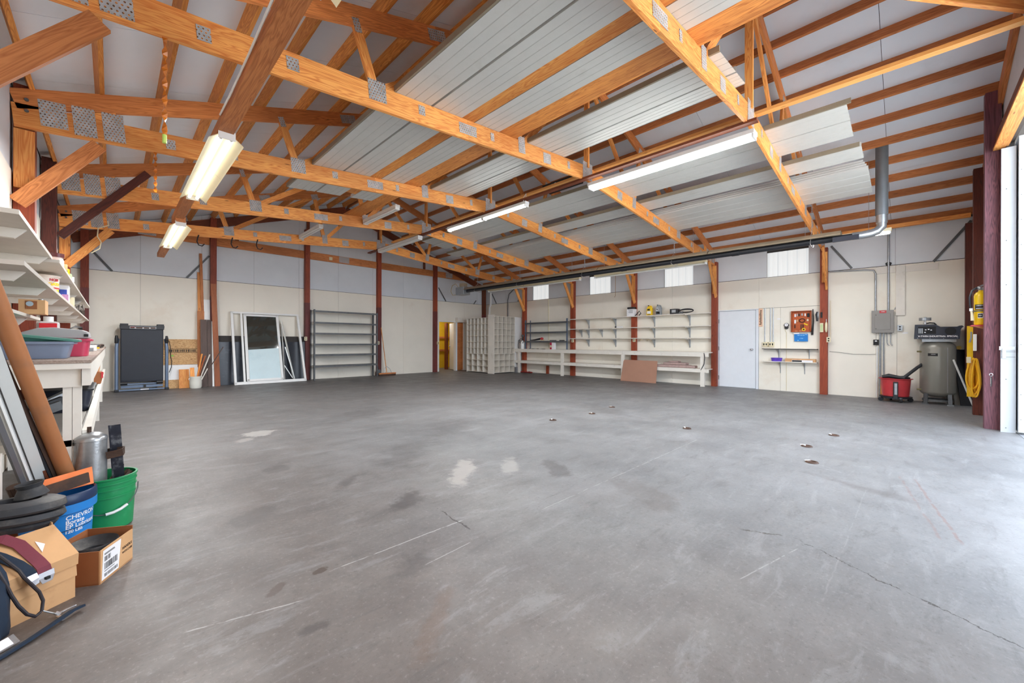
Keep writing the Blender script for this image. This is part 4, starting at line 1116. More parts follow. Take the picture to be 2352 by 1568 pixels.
# --- three long wall shelves on metal brackets
for q, z in enumerate((2.045, 1.69, 1.352)):
    t = thing('wall_shelf', '%s long cream shelf on the right wall above the workbench' % ['top', 'middle', 'lowest'][q], 'shelf', (11.78, 6.3, z), 'long wall shelves')
    board('shelf_board', WHITE_WOOD, (11.78, 3.90, z-.010), (11.78, 8.72, z-.010), .27, .022, t)
    for y in ((8.01, 6.95, 5.60, 4.53) if q != 1 else (8.01, 8.31, 7.47, 6.95, 5.60, 4.53)):
        b = MB(); b.box((11.66, y-.012, z-.030), (11.915, y+.012, z-.022)); b.box((11.905, y-.012, z-.29), (11.915, y+.012, z-.03))
        b.prism([(11.70, y-.003, z-.03), (11.905, y-.003, z-.03), (11.905, y-.003, z-.26)], (0,0,0), (0,.006,0)); b.build('bracket', STEEL, t)
        board('cleat', WHITE_WOOD, (11.665, y, z-.032), (11.91, y, z-.032), .09, .018, t)
for y in (8.01, 6.95, 5.60, 4.53):
    b = MB(); b.box((11.908, y-.016, 1.07), (11.922, y+.016, 2.01)); b.build('shelf_standard', STEEL, None, 'slotted steel shelf upright on the right wall, %s' % {8.01: 'farthest of the four', 6.95: 'second farthest', 5.60: 'second nearest', 4.53: 'nearest of the four'}[y], 'shelf upright', 'shelf uprights')
# --- grey rack standing on the bench
t = thing('steel_rack', 'grey three-shelf steel rack standing on the far end of the long workbench', 'rack', (11.7, 9.75, .948))
for y in (8.74, 10.78):
    for x in (11.58, 11.88):
        b = MB(); b.box((x-.004, y-.022, .948), (x+.004, y+.022, 2.08)); b.box((x-.004, y-.022, .948), (x+.035 if x < 11.7 else x+.004, y-.016, 2.08)); b.build('post', BG, t)
for z in (1.975, 1.61, 1.262):
    b = MB(); b.box((11.574, 8.72, z-.06), (11.582, 10.82, z)); b.box((11.58, 8.72, z-.004), (11.88, 10.82, z)); b.build('shelf', GREYPAINT, t)
# things on the bench and shelves
t = thing('pump_sprayer', 'white tank sprayer with a black pump on the far end of the workbench', 'sprayer', (11.62, 10.96, .948))
MB().lathe([(0, 0), (.085, 0), (.09, .03), (.09, .22), (.06, .30), (.03, .33), (0, .33)], (11.62, 10.96, .948), 20).build('tank', WHITE, t)
MB().cyl((11.62, 10.96, 1.27), (11.62, 10.96, 1.44), .022, n=10).build('pump', BLACK, t)
MB().cbox((11.62, 10.96, 1.47), (.05, .10, .08)).build('pump_grip', GREYPAINT, t, bevel=.01)
MB().tube([(11.56, 10.98, 1.25), (11.5, 11.06, 1.3), (11.50, 11.10, 1.1), (11.52, 11.10, .96)], .012, 8).build('hose', BLACK, t)
MB().tube([(11.55, 10.96+.12*math.cos(a), 1.26+.09*math.sin(a)) for a in [k*math.pi/9 for k in range(18)]], .011, 6, True).build('coiled_hose', BLACK, t)
t = thing('angle_grinder', 'black and red angle grinder lying on the lowest shelf of the grey rack', 'grinder', (11.62, 10.0, 1.262))
MB().tube([(11.62, 10.55, 1.285), (11.62, 10.3, 1.30), (11.62, 10.05, 1.34)], [.014, .03, .04], 10).build('body', BLACK, t)
MB().ball((11.62, 9.95, 1.35), .07, 12, s=(.8, 1.1, .7)).build('head', RED, t)
MB().cyl((11.62, 9.92, 1.285), (11.62, 9.92, 1.305), .07, n=16).build('disc', CARD, t)
for q, (y, l, m_) in enumerate(((9.42, .30, GREYPAINT), (9.0, .22, BLACK))):
    board('bar', m_, (11.64, y-l/2, 1.279), (11.64, y+l/2, 1.279), .03, .03, None, label=['grey metal bar lying mid-shelf on the grey rack', 'black metal bar lying right of the grey one on the rack'][q], cat='bar')
t = thing('can', 'red and white rectangular oil can on the workbench under the grey rack', 'can', (11.64, 9.42, .948))
MB().box((11.58, 9.33, .948), (11.70, 9.52, 1.20)).build('body', PAPER, t); MB().box((11.578, 9.43, .949), (11.60, 9.522, 1.201)).build('label', plain('crimson_label', rgb(178, 30, 70), .5), t)
MB().cyl((11.64, 9.42, 1.2), (11.64, 9.42, 1.225), .025, n=12).build('cap', RED, t)
MB().box((11.576, 9.44, 1.02), (11.579, 9.51, 1.10)).build('pale_panel', CREAM_ENAMEL, t)
r = random.Random(5)
for q in range(10):
    y = 9.75+.085*q; MB().cyl((11.52+.1*r.random(), y, .957), (11.50+.1*r.random(), y+.07, .957), .009, n=8).build('tool', [GREYPAINT, BLACK, STEEL][q % 3], None, 'small dark tool on the long workbench, %s' % ['nearest the sprayer', 'second from the sprayer', 'third from the sprayer', 'fourth from the sprayer', 'fifth from the sprayer', 'sixth from the sprayer', 'fourth from the near end', 'third from the near end', 'second from the near end', 'nearest end of the row'][9-q], 'tool', 'scattered tools on the far bench')
t = thing('battery', 'white boxed battery on the top wall shelf by the post', 'battery', (11.74, 6.28, 2.046))
MB().box((11.66, 6.16, 2.046), (11.84, 6.41, 2.27)).build('case', PAPER, t); b = MB(); b.box((11.655, 6.18, 2.27), (11.84, 6.39, 2.335)); b.build('lid', BLACK, t)
b = MB()
for q in range(4): b.box((11.656, 6.20, 2.235-.03*q), (11.659, 6.36-.03*(q % 2), 2.243-.03*q))
b.build('print', INK, t)
MB().tube([(11.72, 6.15, 2.065), (11.69, 6.08, 2.10), (11.69, 6.0, 2.2), (11.70, 5.95, 2.12), (11.72, 6.02, 2.065)], .014, 8).build('cable', BLACK, None, 'black cable curled beside the boxed battery on the top shelf', 'cable')
def jug(x, y, z, mat, capm, label, patt):
    t = thing('jug', label, 'jug', (x, y, z), 'oil jugs on the top shelf')
    b = MB()
    poly = [(x-.05, y-.085, z), (x-.05, y+.085, z), (x-.05, y+.085, z+.19), (x-.05, y+.055, z+.26), (x-.05, y+.02, z+.29), (x-.05, y-.05, z+.27), (x-.05, y-.085, z+.22)]
    b.prism(poly, (0,0,0), (.11,0,0)); b.build('body', mat, t, bevel=.014)
    MB().tube([(x, y-.075, z+.20), (x, y-.07, z+.27), (x, y-.03, z+.295), (x, y+.0, z+.285)], .014, 8).build('handle', mat, t)
    MB().cyl((x, y+.035, z+.275), (x, y+.035, z+.315), .024, n=14).build('cap', capm, t)
    for nm, lo, hi, m_ in patt: MB().box((x-.0535, y+lo[0], z+lo[1]), (x-.050, y+hi[0], z+hi[1])).build(nm, m_, t)
    return t
jug(11.74, 5.68, 2.046, YELLOW, BLACK, 'yellow one-gallon jug on the top wall shelf', [('oval_badge', (-.03, .15), (.05, .20), INK), ('label', (-.06, .05), (.06, .13), PAPER), ('band', (-.05, .02), (.05, .035), INK)])
jug(11.74, 5.39, 2.046, plain('silver_plastic', rgb(150, 156, 160), .4, .2), GREYPAINT, 'silver grey one-gallon jug right of the yellow one', [('label', (.0, .12), (.06, .22), PAPER), ('mark', (.015, .14), (.045, .20), INK), ('lower_label', (-.05, .03), (.06, .10), INK), ('stripe', (-.04, .06), (.02, .08), PAPER)])
t = thing('timing_light', 'black electrical tester with coiled cable on the top shelf near the door', 'tester', (11.74, 4.8, 2.046))
MB().box((11.66, 4.78, 2.046), (11.84, 5.02, 2.20)).build('case', BLACK, t, bevel=.008); MB().box((11.655, 4.84, 2.09), (11.66, 4.96, 2.17)).build('meter', STEEL, t)
MB().cbox((11.68, 4.70, 2.08), (.05, .12, .065)).build('clamp', GREYPAINT, t, bevel=.008)
for q in range(5):
    MB().tube([(11.70+.02*q, 4.55+.20*math.cos(a)+.01*q, 2.13+(.055-.004*q)*math.sin(a)) for a in [k*2*math.pi/18 for k in range(18)]], .010, 6, True).build('coiled_cable', BLACK, t)
t = thing('marker_roll', 'short white tube with a black end on the middle wall shelf', 'tube', (11.74, 6.75, 1.695))
MB().cyl((11.74, 6.60, 1.715), (11.74, 6.82, 1.715), .022, n=12).build('body', PAPER, t); MB().cyl((11.74, 6.82, 1.715), (11.74, 6.88, 1.715), .023, n=12).build('end', BLACK, t)
for q, y in enumerate((6.02, 5.78)):
    MB().tube([(11.90, y+.04, 1.262), (11.84, y+.03, 1.275), (11.80, y-.02, 1.295), (11.85, y-.05, 1.29)], .009, 6).build('hook', CREAM_ENAMEL, None, 'small cream wire hook on the wall under the lowest shelf, %s' % ['left one', 'right one'][q], 'hook')
outlet(11.775, 6.20, 1.29, (-1,0,0), 'cream socket box on the middle post under the lowest wall shelf')
outlet(11.775, 8.60, 1.27, (-1,0,0), 'cream socket box on the post at the far end of the wall shelves')
# hardboard sheet leaning on the bench
hbm = MB().prism([(11.33, 5.28, 0.004), (11.36, 6.46, 0.004), (11.455, 6.40, .665), (11.425, 5.28, .66)], (0,0,0), (.008, 0, .0)).build('hardboard_sheet', BROWNBOARD, None, 'brown hardboard sheet leaning against the front of the long workbench', 'panel')
# folded cloths
for q, (y0, y1, z0, z1, x0, lb) in enumerate(((4.42, 5.34, .487, .565, 11.50, 'large folded pinkish cloth on the bench shelf, lowest'), (4.50, 5.16, .567, .63, 11.53, 'folded pinkish cloth lying on the large one'), (4.72, 5.0, .632, .672, 11.55, 'small crumpled cloth on top of the folded pile'), (4.26, 4.44, .487, .555, 11.54, 'rolled pinkish cloth at the right of the folded pile'))):
    m = MB(); m.box((x0, y0, z0), (11.78, y1, z1)); o = m.build('folded_cloth', CLOTH, None, lb, 'cloth', 'folded cloths on the bench shelf', bevel=.018)
# hanging bits
MB().tube([(11.70, 6.85, 3.80), (11.70, 6.85, 2.74), (11.69, 6.86, 2.70), (11.70, 6.88, 2.72)], .006, 6).build('pull_chain', plain('brass', rgb(176, 130, 70), .4, .6), None, 'thin brass pull chain hanging before the wall above the shelves', 'chain')
# corner pipe and cable
MB().tube([(11.875, 13.15, 3.40), (11.875, 13.15, 2.95), (11.875, 13.17, 2.85), (11.875, 13.24, 2.75), (11.875, 13.24, 0.02)], .045, 12).build('drain_pipe', WHITE, None, 'white plastic drain pipe in the back right corner', 'pipe')
MB().tube([(11.90, 11.5, 3.44), (11.90, 11.75, 3.42), (11.90, 12.02, 3.25), (11.90, 12.10, 3.0), (11.90, 12.1, 0.3)], .018, 8).build('conduit', GREYPAINT, None, 'grey flexible conduit curving down the wall above the pigeonholes', 'conduit')
MB().tube([(11.91, 9.86, 2.87), (11.905, 9.86, 2.7), (11.905, 9.83, 1.0)], .012, 6).build('cable', CREAM_ENAMEL, None, 'white surface cable down the wall behind the grey rack', 'cable')
board('stub', POST, (11.86, 9.86, 0), (11.86, 9.86, .31), .06, .10, None, label='short red-brown timber stub on the floor below the workbench', cat='stub')
t = thing('rag', 'crumpled red rag on the floor at the foot of the farthest right wall post', 'rag', (11.62, 10.75, 0))
rg = MB(); 
for q in range(5): rg.ball((11.58+.03*(q % 2), 10.95-.12*q, .03), .06, 8, s=(1, 1.3, .5+.1*(q % 2)))
rg.build('cloth', plain('dark_red_rag', rgb(150, 50, 44), .9), t)
MB().box((11.36, 11.06, 0), (11.44, 11.16, .22)).build('concrete_block', plain('grey_block', rgb(120, 120, 122), .9), None, 'small grey block standing at the far end of the workbench', 'block')
# steel strap braces on the walls
for q, (a, b, lb) in enumerate((((-.49, YB-.03, 3.54), (0.0, YB-.03, 2.89), 'grey steel strap brace high on the back wall at the far left'), ((1.88, YB-.03, 3.55), (1.40, YB-.03, 2.89), 'grey steel strap brace left of the tall leaning planks'), ((9.40, YB-.03, 3.43), (9.77, YB-.03, 2.90), 'grey steel strap brace above the back doorway'), ((11.40, YB-.03, 3.05), (11.26, YB-.03, 2.88), 'short grey steel strap in the corner above the pigeonholes'),
        ((11.915, 1.30, 3.48), (11.915, .93, 2.91), 'grey steel strap brace right of the nearest daylight sheet'), ((11.915, -.86, 3.62), (11.915, -.35, 2.88), 'grey steel strap brace above the compressor'), ((11.915, 13.13, 3.37), (11.915, 12.82, 2.90), 'grey steel strap right of the white drain pipe'), ((11.915, 11.38, 3.09), (11.915, 11.52, 2.91), 'small grey strap left of the farthest right wall post'))):
    sd = (1,0,0) if a[1] > 13 and a[0] < 11.9 else (0,1,0)
    MB().strip([a, b], .045, .004, sd).build('strap_brace', GREYPAINT, None, lb, 'strap')
# --- white door in the right wall
t = thing('door_2', None, None, (XR, 3.29, 0)); t['kind'] = 'structure'
xw = XR-.019
MB().box((xw-.012, 2.85, .012), (xw+.05, 3.735, 2.068)).build('door_leaf', WHITE_DOOR, t, bevel=.003)
for nm, lo, hi in (('jamb', (xw-.018, 3.745, 0), (xw+.05, 3.81, 2.085)), ('jamb', (xw-.018, 2.78, 0), (xw+.05, 2.84, 2.085)), ('head', (xw-.018, 2.78, 2.076), (xw+.05, 3.81, 2.10))): MB().box(lo, hi).build(nm, WHITE_DOOR, t)
for z in (.25, 1.05, 1.80): MB().box((xw-.022, 3.728, z-.055), (xw-.008, 3.752, z+.055)).build('hinge', STEEL, t)
kb = MB(); kb.cyl((xw-.012, 2.93, 1.03), (xw-.03, 2.93, 1.03), .032, n=16); kb.ball((xw-.062, 2.93, 1.03), .032, 12); kb.build('knob', CHROME, t)
board('threshold', STEEL, (xw-.03, 2.84, .006), (xw-.03, 3.74, .006), .06, .012, t)
# --- wiring, sockets and notices beside the door
xs_ = XR-.030
board('sign_board', plain('pale_peach_board', rgb(232, 190, 160), .6), (xs_, 2.735, 1.63), (xs_, 2.735, 2.10), .012, .088, None, up=(0,1,0), label='narrow peach coloured board with faded lettering beside the white door', cat='sign')
b = MB()
r = random.Random(2)
for q in range(11): b.box((xs_-.008, 2.705+.01*r.random(), 1.68+.035*q), (xs_-.0062, 2.745+.02*r.random(), 1.70+.035*q))
b.build('lettering', RUST, None, 'faded brown lettering down the peach board by the door', 'lettering')
for y, lb in ((2.64, 'grey steel conduit down to the left socket box by the door'), (2.515, 'grey steel conduit, left one above the right socket box'), (2.455, 'grey steel conduit, right one above the right socket box')):
    MB().tube([(xs_, y, 1.22), (xs_, y, 2.10)], .011, 8).build('conduit', STEEL, None, lb, 'conduit')
for y, lb in ((2.62, 'double socket box beside the door, left of the two'), (2.485, 'double socket box beside the door, right of the two')):
    t = thing('socket_box', lb, 'socket', (xs_, y, 1.11))
    MB().box((XR-.085, y-.055, 1.11), (XR-.02, y+.055, 1.228)).build('box', CREAM_ENAMEL, t, bevel=.004)
    for dy in (-.027, .027): MB().box((XR-.088, y+dy-.012, 1.145), (XR-.085, y+dy+.012, 1.195)).build('receptacle', INK, t)
t = thing('thermostat', 'round black and white dial gauge on the wall left of the key cabinet', 'gauge', (xs_, 2.17, 1.55))
MB().cyl((XR-.02, 2.17, 1.65), (XR-.055, 2.17, 1.65), .052, n=24).build('case', BLACK, t); MB().cyl((XR-.055, 2.17, 1.655), (XR-.058, 2.17, 1.655), .038, n=24).build('dial', PAPER, t)
MB().cyl((XR-.02, 2.17, 1.59), (XR-.05, 2.17, 1.59), .042, n=20).build('lower_case', BLACK, t)
MB().tube([(XR-.03, 2.19, 1.55), (XR-.03, 2.20, 1.51), (XR-.03, 2.17, 1.47), (XR-.025, 2.17, .02)], .005, 6).build('wire', CREAM_ENAMEL, t)
MB().cbox((XR-.059, 2.17, 1.66), (.002, .008, .022)).build('pointer', INK, t)
# key cabinet
t = thing('key_board', 'open orange-brown key box full of small hanging items on the right wall', 'key box', (xs_, 1.87, 1.47))
KB = wood('key_box_wood', rgb(206, 104, 50), rgb(160, 70, 28), contrast=.5, knots=False)
y0, y1, z0, z1 = 1.665, 2.07, 1.475, 1.99
MB().box((XR-.03, y0, z0), (XR-.020, y1, z1)).build('back_panel', KB, t)
for nm, lo, hi in (('side', (XR-.09, y0, z0), (XR-.03, y0+.018, z1)), ('side', (XR-.09, y1-.018, z0), (XR-.03, y1, z1)), ('top', (XR-.09, y0, z1-.018), (XR-.03, y1, z1)), ('bottom', (XR-.09, y0, z0), (XR-.03, y1, z0+.018))): MB().box(lo, hi).build(nm, KB, t)
r = random.Random(9)
kx = XR-.036
items = [(1.99, 1.88, PAPER, .03, .07), (1.95, 1.89, STEEL, .02, .06), (1.91, 1.89, INK, .025, .06), (1.85, 1.90, STEEL, .03, .05), (1.79, 1.89, PAPER, .025, .06), (1.73, 1.88, INK, .05, .09), (1.99, 1.73, PAPER, .035, .085), (1.945, 1.75, CARD, .03, .05), (1.74, 1.76, CREAM_ENAMEL, .035, .045), (1.995, 1.61, INK, .018, .08), (1.87, 1.60, RUST, .02, .11), (1.83, 1.61, INK, .02, .08), (1.97, 1.50, CARD, .05, .016), (1.85, 1.505, CARD, .12, .014)]
for q, (y, z, m_, w, h) in enumerate(items):
    o = MB(); o.box((kx-.010, y-w/2, z-h/2), (kx, y+w/2, z+h/2))
    if h > .04: o.cyl((kx, y, z+h/2+.006), (kx-.02, y, z+h/2+.006), .005, n=8)
    o.build('key_tag', m_, None, ['white tag, top row left', 'key ring, top row second', 'black key, top row third', 'key ring, top row fourth', 'white tag, top row fifth', 'dark key bunch, top row right', 'white tag, middle row left', 'tan tag, middle row second', 'square cream tag, middle row right', 'dark key, bottom row left', 'rusty key, bottom row middle', 'dark key, bottom row right of middle', 'tan stick, lower left ledge', 'tan ruler, lower right ledge'][q]+' of the orange key box', 'key', 'keys in the orange key box')
MB().tube([(kx-.012, 1.85+.055*math.cos(a), 1.755+.045*math.sin(a)) for a in [k*math.pi/8 for k in range(16)]], .008, 6, True).build('cable_loop', INK, None, 'dark coiled loop hanging in the middle of the key box', 'cable')
MB().cbox((kx-.012, 1.775, 1.66), (.014, .085, .028), Matrix.Rotation(R(28), 4, 'X')).build('utility_knife', YELLOW, None, 'small yellow knife hanging slanted in the key box', 'knife')
t = thing('tape_roll', 'round yellow roll with a dark centre at the bottom of the key box', 'tape', (kx, 1.815, 1.53))
MB().cyl((kx, 1.815, 1.535), (kx-.03, 1.815, 1.535), .038, n=20).build('roll', YELLOW, t); MB().cyl((kx-.03, 1.815, 1.535), (kx-.032, 1.815, 1.535), .019, n=16).build('core', INK, t)
b = MB(); b.box((XR-.06, 1.735, 1.245), (XR-.020, 2.005, 1.43)); bk = b.build('catalogue', plain('bright_blue_cover', rgb(16, 124, 206), .4, var=.04), None, 'bright blue catalogue hanging under the key box', 'catalogue')
tx = MB(); text_on(tx, 'REF NO 03', .030, (XR-.0607, 1.87, 1.385), (0,-1,0), (0,0,1), .0006); text_on(tx, 'L THRL', .024, (XR-.0607, 1.86, 1.31), (0,-1,0), (0,0,1), .0005)
tx.box((XR-.0608, 1.745, 1.405), (XR-.060, 1.79, 1.415)); tx.box((XR-.0608, 1.915, 1.26), (XR-.060, 1.94, 1.275)); tx.build('cover_print', plain('pale_print', rgb(170, 224, 250), .6), bk)
MB().box((XR-.07, 1.90, 1.425), (XR-.03, 2.02, 1.455)).build('card', PAPER, None, 'white card strip pinned between the key box and the blue catalogue', 'card')
MB().strip([(XR-.06, 1.635, 2.02), (XR-.06, 1.63, 1.7), (XR-.055, 1.65, 1.40)], [.016, .03, .045], .008, (0,1,0)).build('strap', INK, None, 'dark strap hanging at the right of the key box', 'strap')
MB().box((XR-.022, 2.30, 1.80), (XR-.0185, 2.37, 1.83)).build('label', PAPER, None, 'small white sticker on the wall left of the dial gauge', 'sticker')
# shelves in the niche
for z, lb, dep in ((1.062, 'upper narrow shelf with a dark edge right of the white door', .16), (.745, 'lower narrow white shelf right of the white door', .19)):
    t = thing('small_shelf', lb, 'shelf', (XR-.1, 2.1, z))
    board('shelf_board', WHITE_WOOD if z < 1 else DARKGAP, (XR-.018-dep/2, 1.54, z-.008), (XR-.018-dep/2, 2.67, z-.008), dep, .016, t)
    if z > 1: board('shelf_top', WHITE_WOOD, (XR-.018-dep/2, 1.54, z+.004), (XR-.018-dep/2, 2.67, z+.004), dep, .006, t)
    for y in ((2.33, 1.71) if z > 1 else (2.30, 1.80)):
        b = MB(); b.box((XR-.024, y-.009, z-.30), (XR-.019, y+.009, z-.016)); b.prism([(XR-.12, y-.003, z-.016), (XR-.024, y-.003, z-.016), (XR-.024, y-.003, z-.2)], (0,0,0), (0,.006,0)); b.build('bracket', STEEL, t)
zt = .7455
PURPLE = plain('purple_dish', rgb(104, 74, 200), .35, var=.35, scale=9)
MB().lathe([(0, 0), (.10, 0), (.118, .085), (.122, .088), (.112, .088), (.095, .01), (0, .008)], m=Matrix.Translation((XR-.13, 2.36, zt)) @ Matrix.Diagonal((.7, 1.05, 1, 1))).build('dish', PURPLE, None, 'purple plastic dish on the lower narrow shelf', 'dish')
MB().box((XR-.14, 1.57, zt), (XR-.03, 2.18, zt+.075)).build('carton', CARD, None, 'long flat cardboard box at the back of the lower narrow shelf', 'box')
MB().box((XR-.20, 1.62, zt), (XR-.145, 2.03, zt+.045)).build('booklet', PAPER, None, 'white booklet lying in front on the lower narrow shelf', 'booklet')
MB().box((XR-.2012, 1.83, zt+.004), (XR-.1995, 2.025, zt+.04)).build('dark_spine', INK, bpy.data.objects['booklet'])
# things on the nearest right wall post
px = 11.765
t = thing('telephone', 'cream wall telephone on the nearest right wall post', 'telephone', (px, 1.40, 1.44))
MB().box((px-.03, 1.42, 1.46), (px, 1.485, 1.675)).build('base', CREAM_ENAMEL, t, bevel=.004); MB().box((px-.0315, 1.432, 1.49), (px-.03, 1.472, 1.645)).build('notice', plain('pale_green_print', rgb(190, 206, 150), .6), t)
MB().tube([(px-.035, 1.365, 1.69), (px-.05, 1.365, 1.65), (px-.05, 1.365, 1.51), (px-.035, 1.365, 1.46)], [.012, .026, .026, .012], 10).build('handset', CREAM_ENAMEL, t)
MB().tube([(px-.03, 1.365, 1.68), (px-.03, 1.365, 1.76)], .006, 6).build('aerial', STEEL, t)
t = thing('drill_holster', 'black tool hanging at the left side of the nearest right wall post', 'tool', (px, 1.52, 1.70))
MB().tube([(px+.02, 1.535, 1.94), (px+.0, 1.545, 1.88), (px+.01, 1.54, 1.72)], [.02, .03, .018], 8).build('body', BLACK, t); MB().tube([(px, 1.52, 1.93), (px-.02, 1.52, 1.86), (px, 1.52, 1.80)], .012, 8).build('chuck', STEEL, t)
MB().box((px-.012, 1.44, 1.80), (px, 1.475, 1.93)).build('switch', INK, None, 'flat black switch on the face of the nearest right wall post', 'switch')
outlet(11.80, 1.325, 1.285, (-1,0,0), 'cream socket box at the right edge of the nearest right wall post')
MB().tube([(11.87, 1.30, 2.2), (11.87, 1.30, 1.35)], .006, 6).build('cable', CREAM_ENAMEL, None, 'thin white cable down the right side of the nearest right wall post', 'cable')
MB().tube([(11.90, 1.32, 1.01), (11.90, 1.1, .985), (11.90, .9, .955), (11.90, .62, .955), (11.90, .52, .965)], .004, 5).build('wire', GREYPAINT, None, 'thin sagging wire across the cream wall left of the grey breaker panel', 'wire')
# --- breaker panel
t = thing('breaker_panel', 'grey steel breaker panel with a red label on the right wall', 'breaker panel', (11.88, .41, 1.44))
GP = plain('warm_grey_enamel', rgb(138, 134, 130), .4, .2, var=.05)
MB().box((XR-.11, .245, 1.445), (XR-.018, .575, 1.905)).build('cabinet', GP, t); MB().box((XR-.118, .232, 1.43), (XR-.11, .588, 1.92)).build('cover', GP, t, bevel=.004)
MB().box((XR-.124, .285, 1.50), (XR-.118, .535, 1.845)).build('door', GP, t, bevel=.003); MB().box((XR-.128, .30, 1.515), (XR-.124, .405, 1.83)).build('inner_door', GP, t)
MB().box((XR-.1245, .35, 1.86), (XR-.118, .46, 1.915)).build('label', RED, t); b = MB(); b.box((XR-.1255, .375, 1.885), (XR-.1245, .43, 1.895)); b.build('label_print', PAPER, t)
for z in (1.52, 1.82): MB().cyl((XR-.124, .515, z), (XR-.127, .515, z), .008, n=8).build('screw', INK, t)
cond = [([(11.89, .527, 1.92), (11.89, .527, 2.74), (11.89, .56, 2.815), (11.89, .70, 2.84), (11.89, 1.32, 2.875)], .017, 'bent steel conduit from the breaker panel along the top of the cream wall'),
        ([(11.89, .32, 1.92), (11.89, .32, 3.62)], .019, 'straight steel conduit from the breaker panel up to the roof'),
        ([(11.89, .45, 1.43), (11.89, .452, .05)], .016, 'steel conduit from the breaker panel down to the floor'),
        ([(11.895, .395, 1.43), (11.895, .39, .42)], .012, 'thinner steel conduit below the breaker panel'),
        ([(11.89, .50, 1.13), (11.89, .50, 0.02)], .014, 'white surface pipe from the black outlet down to the floor'),
        ([(11.89, .345, 1.43), (11.89, .34, 1.22), (11.88, .325, 1.17), (11.87, .30, 1.16)], .008, 'short curled wire under the breaker panel, left'),
        ([(11.89, .285, 1.43), (11.89, .285, 1.22), (11.88, .27, 1.17), (11.87, .25, 1.165)], .008, 'short curled wire under the breaker panel, right'),
        ([(11.91, .225, 1.93), (11.90, .20, 1.99), (11.90, .19, 2.02), (11.91, .15, 2.03)], .008, 'short looped cable between the breaker panel and the cream chase')]
for pts, r_, lb in cond: MB().tube(pts, r_, 10).build('conduit', STEEL if 'white' not in lb else WHITE, None, lb, 'conduit')
MB().tube([(11.905, .34, 2.89), (11.90, .36, 2.94), (11.90, .32, 2.97), (11.90, .28, 2.94), (11.905, .30, 2.89)], .012, 8).build('cable', INK, None, 'black cable loop round the straight conduit at the top of the cream wall', 'cable')
board('cable_chase', WHITE_WOOD, (XR-.04, .135, 1.80), (XR-.04, .135, 2.87), .04, .14, None, up=(0,1,0), label='cream boxed cable chase on the wall right of the breaker panel', cat='chase')
board('wall_cleat', WHITE_WOOD, (XR-.03, .52, 2.80), (XR-.03, .21, 2.80), .02, .15, None, label='short cream board across the wall above the breaker panel', cat='board')
board('wall_cleat', WHITE_WOOD, (XR-.03, .06, 2.785), (XR-.03, -.42, 2.785), .02, .13, None, label='cream board high on the wall right of the cable chase', cat='board')
t = thing('outlet', 'black heavy-duty outlet on the wall below the breaker panel', 'outlet', (11.9, .52, 1.16)); MB().box((XR-.07, .475, 1.165), (XR-.018, .56, 1.285)).build('box', INK, t); MB().box((XR-.075, .50, 1.24), (XR-.07, .535, 1.265)).build('label', PAPER, t)
outlet(XR-.03, .14, 1.53, (-1,0,0), 'plain metal socket plate on the wall between the breaker panel and compressor', STEEL)
MB().box((XR-.022, .02, 1.41), (XR-.0185, .10, 1.44)).build('label', PAPER, None, 'small white paper label on the wall below the metal socket plate', 'sticker')
# --- air compressor
cx, cy = 11.60, -.40
t = thing('air_compressor', 'upright grey-green air compressor with a black pump cover in the right corner', 'compressor', (cx, cy, 0))
TANK = plain('metallic_tank_paint', rgb(142, 140, 132), .34, .35, var=.06)
MB().lathe([(.0, .145), (.10, .148), (.19, .175), (.235, .215), (.250, .24), (.252, .245), (.252, 1.13), (.250, 1.14), (.235, 1.18), (.19, 1.225), (.10, 1.253), (0, 1.258)], (cx, cy, 0), 40).build('tank', TANK, t)
for a in (45, 135, 225, 315):
    ux, uy = math.cos(R(a)), math.sin(R(a))
    b = MB(); b.bar((cx+ux*.22, cy+uy*.22, .28), (cx+ux*.235, cy+uy*.235, 0.01), .012, .07, up=(-uy, ux, 0)); b.cbox((cx+ux*.235, cy+uy*.235, .008), (.09, .09, .016)); b.build('leg', STEEL if a in (225, 315) else GREYPAINT, t)
MB().lathe([(.20, .06), (.215, .06), (.215, .10), (.20, .10), (.20, .06)], (cx, cy, 0), 32).build('base_ring', GREYPAINT, t)
# seen face is turned to the room: outline in the (y, z) plane
yv = lambda s: cy+.33-s      # s runs from left to right in view
of = [(0, 1.29), (.0, 1.295), (.012, 1.575), (.28, 1.578), (.31, 1.56), (.36, 1.525), (.58, 1.525), (.60, 1.54), (.64, 1.545), (.66, 1.52), (.635, 1.50), (.62, 1.46), (.615, 1.40), (.61, 1.29)]
poly = [(cx-.27, yv(s), z) for s, z in of]
hood = MB().prism(poly, (0,0,0), (.50, 0, 0)).build('pump_cover', NAVY, t)
MB().box((cx-.2715, yv(.30), 1.39), (cx-.268, yv(.055), 1.535)).build('vent_opening', INK, hood)
for q in range(3): MB().box((cx-.274, yv(.075+.022*q), 1.40), (cx-.271, yv(.063+.022*q), 1.50)).build('slat', STEEL, hood)
for q, (s, z) in enumerate(((.16, 1.47), (.20, 1.48), (.235, 1.465), (.15, 1.42))): MB().cbox((cx-.2735, yv(s), z), (.004, .022, .014)).build('glint', CHROME, hood)
MB().cyl((cx-.268, yv(.49), 1.44), (cx-.274, yv(.49), 1.44), .075, n=24).build('fan_grille', INK, hood)
tx = MB(); text_on(tx, 'V-TWIN INDUSTRIAL SPECIAL', .040, (cx-.272, yv(.32), 1.330), (0,-1,0), (0,0,1), .0012); tx.build('lettering', PAPER, hood)
for s in (.05, .22, .40, .58): MB().cyl((cx-.27, yv(s), 1.308), (cx-.275, yv(s), 1.308), .006, n=8).build('screw', STEEL, hood)
MB().box((cx-.2, cy-.24, 1.235), (cx+.2, cy+.22, 1.292)).build('pump_base', STEEL, t)
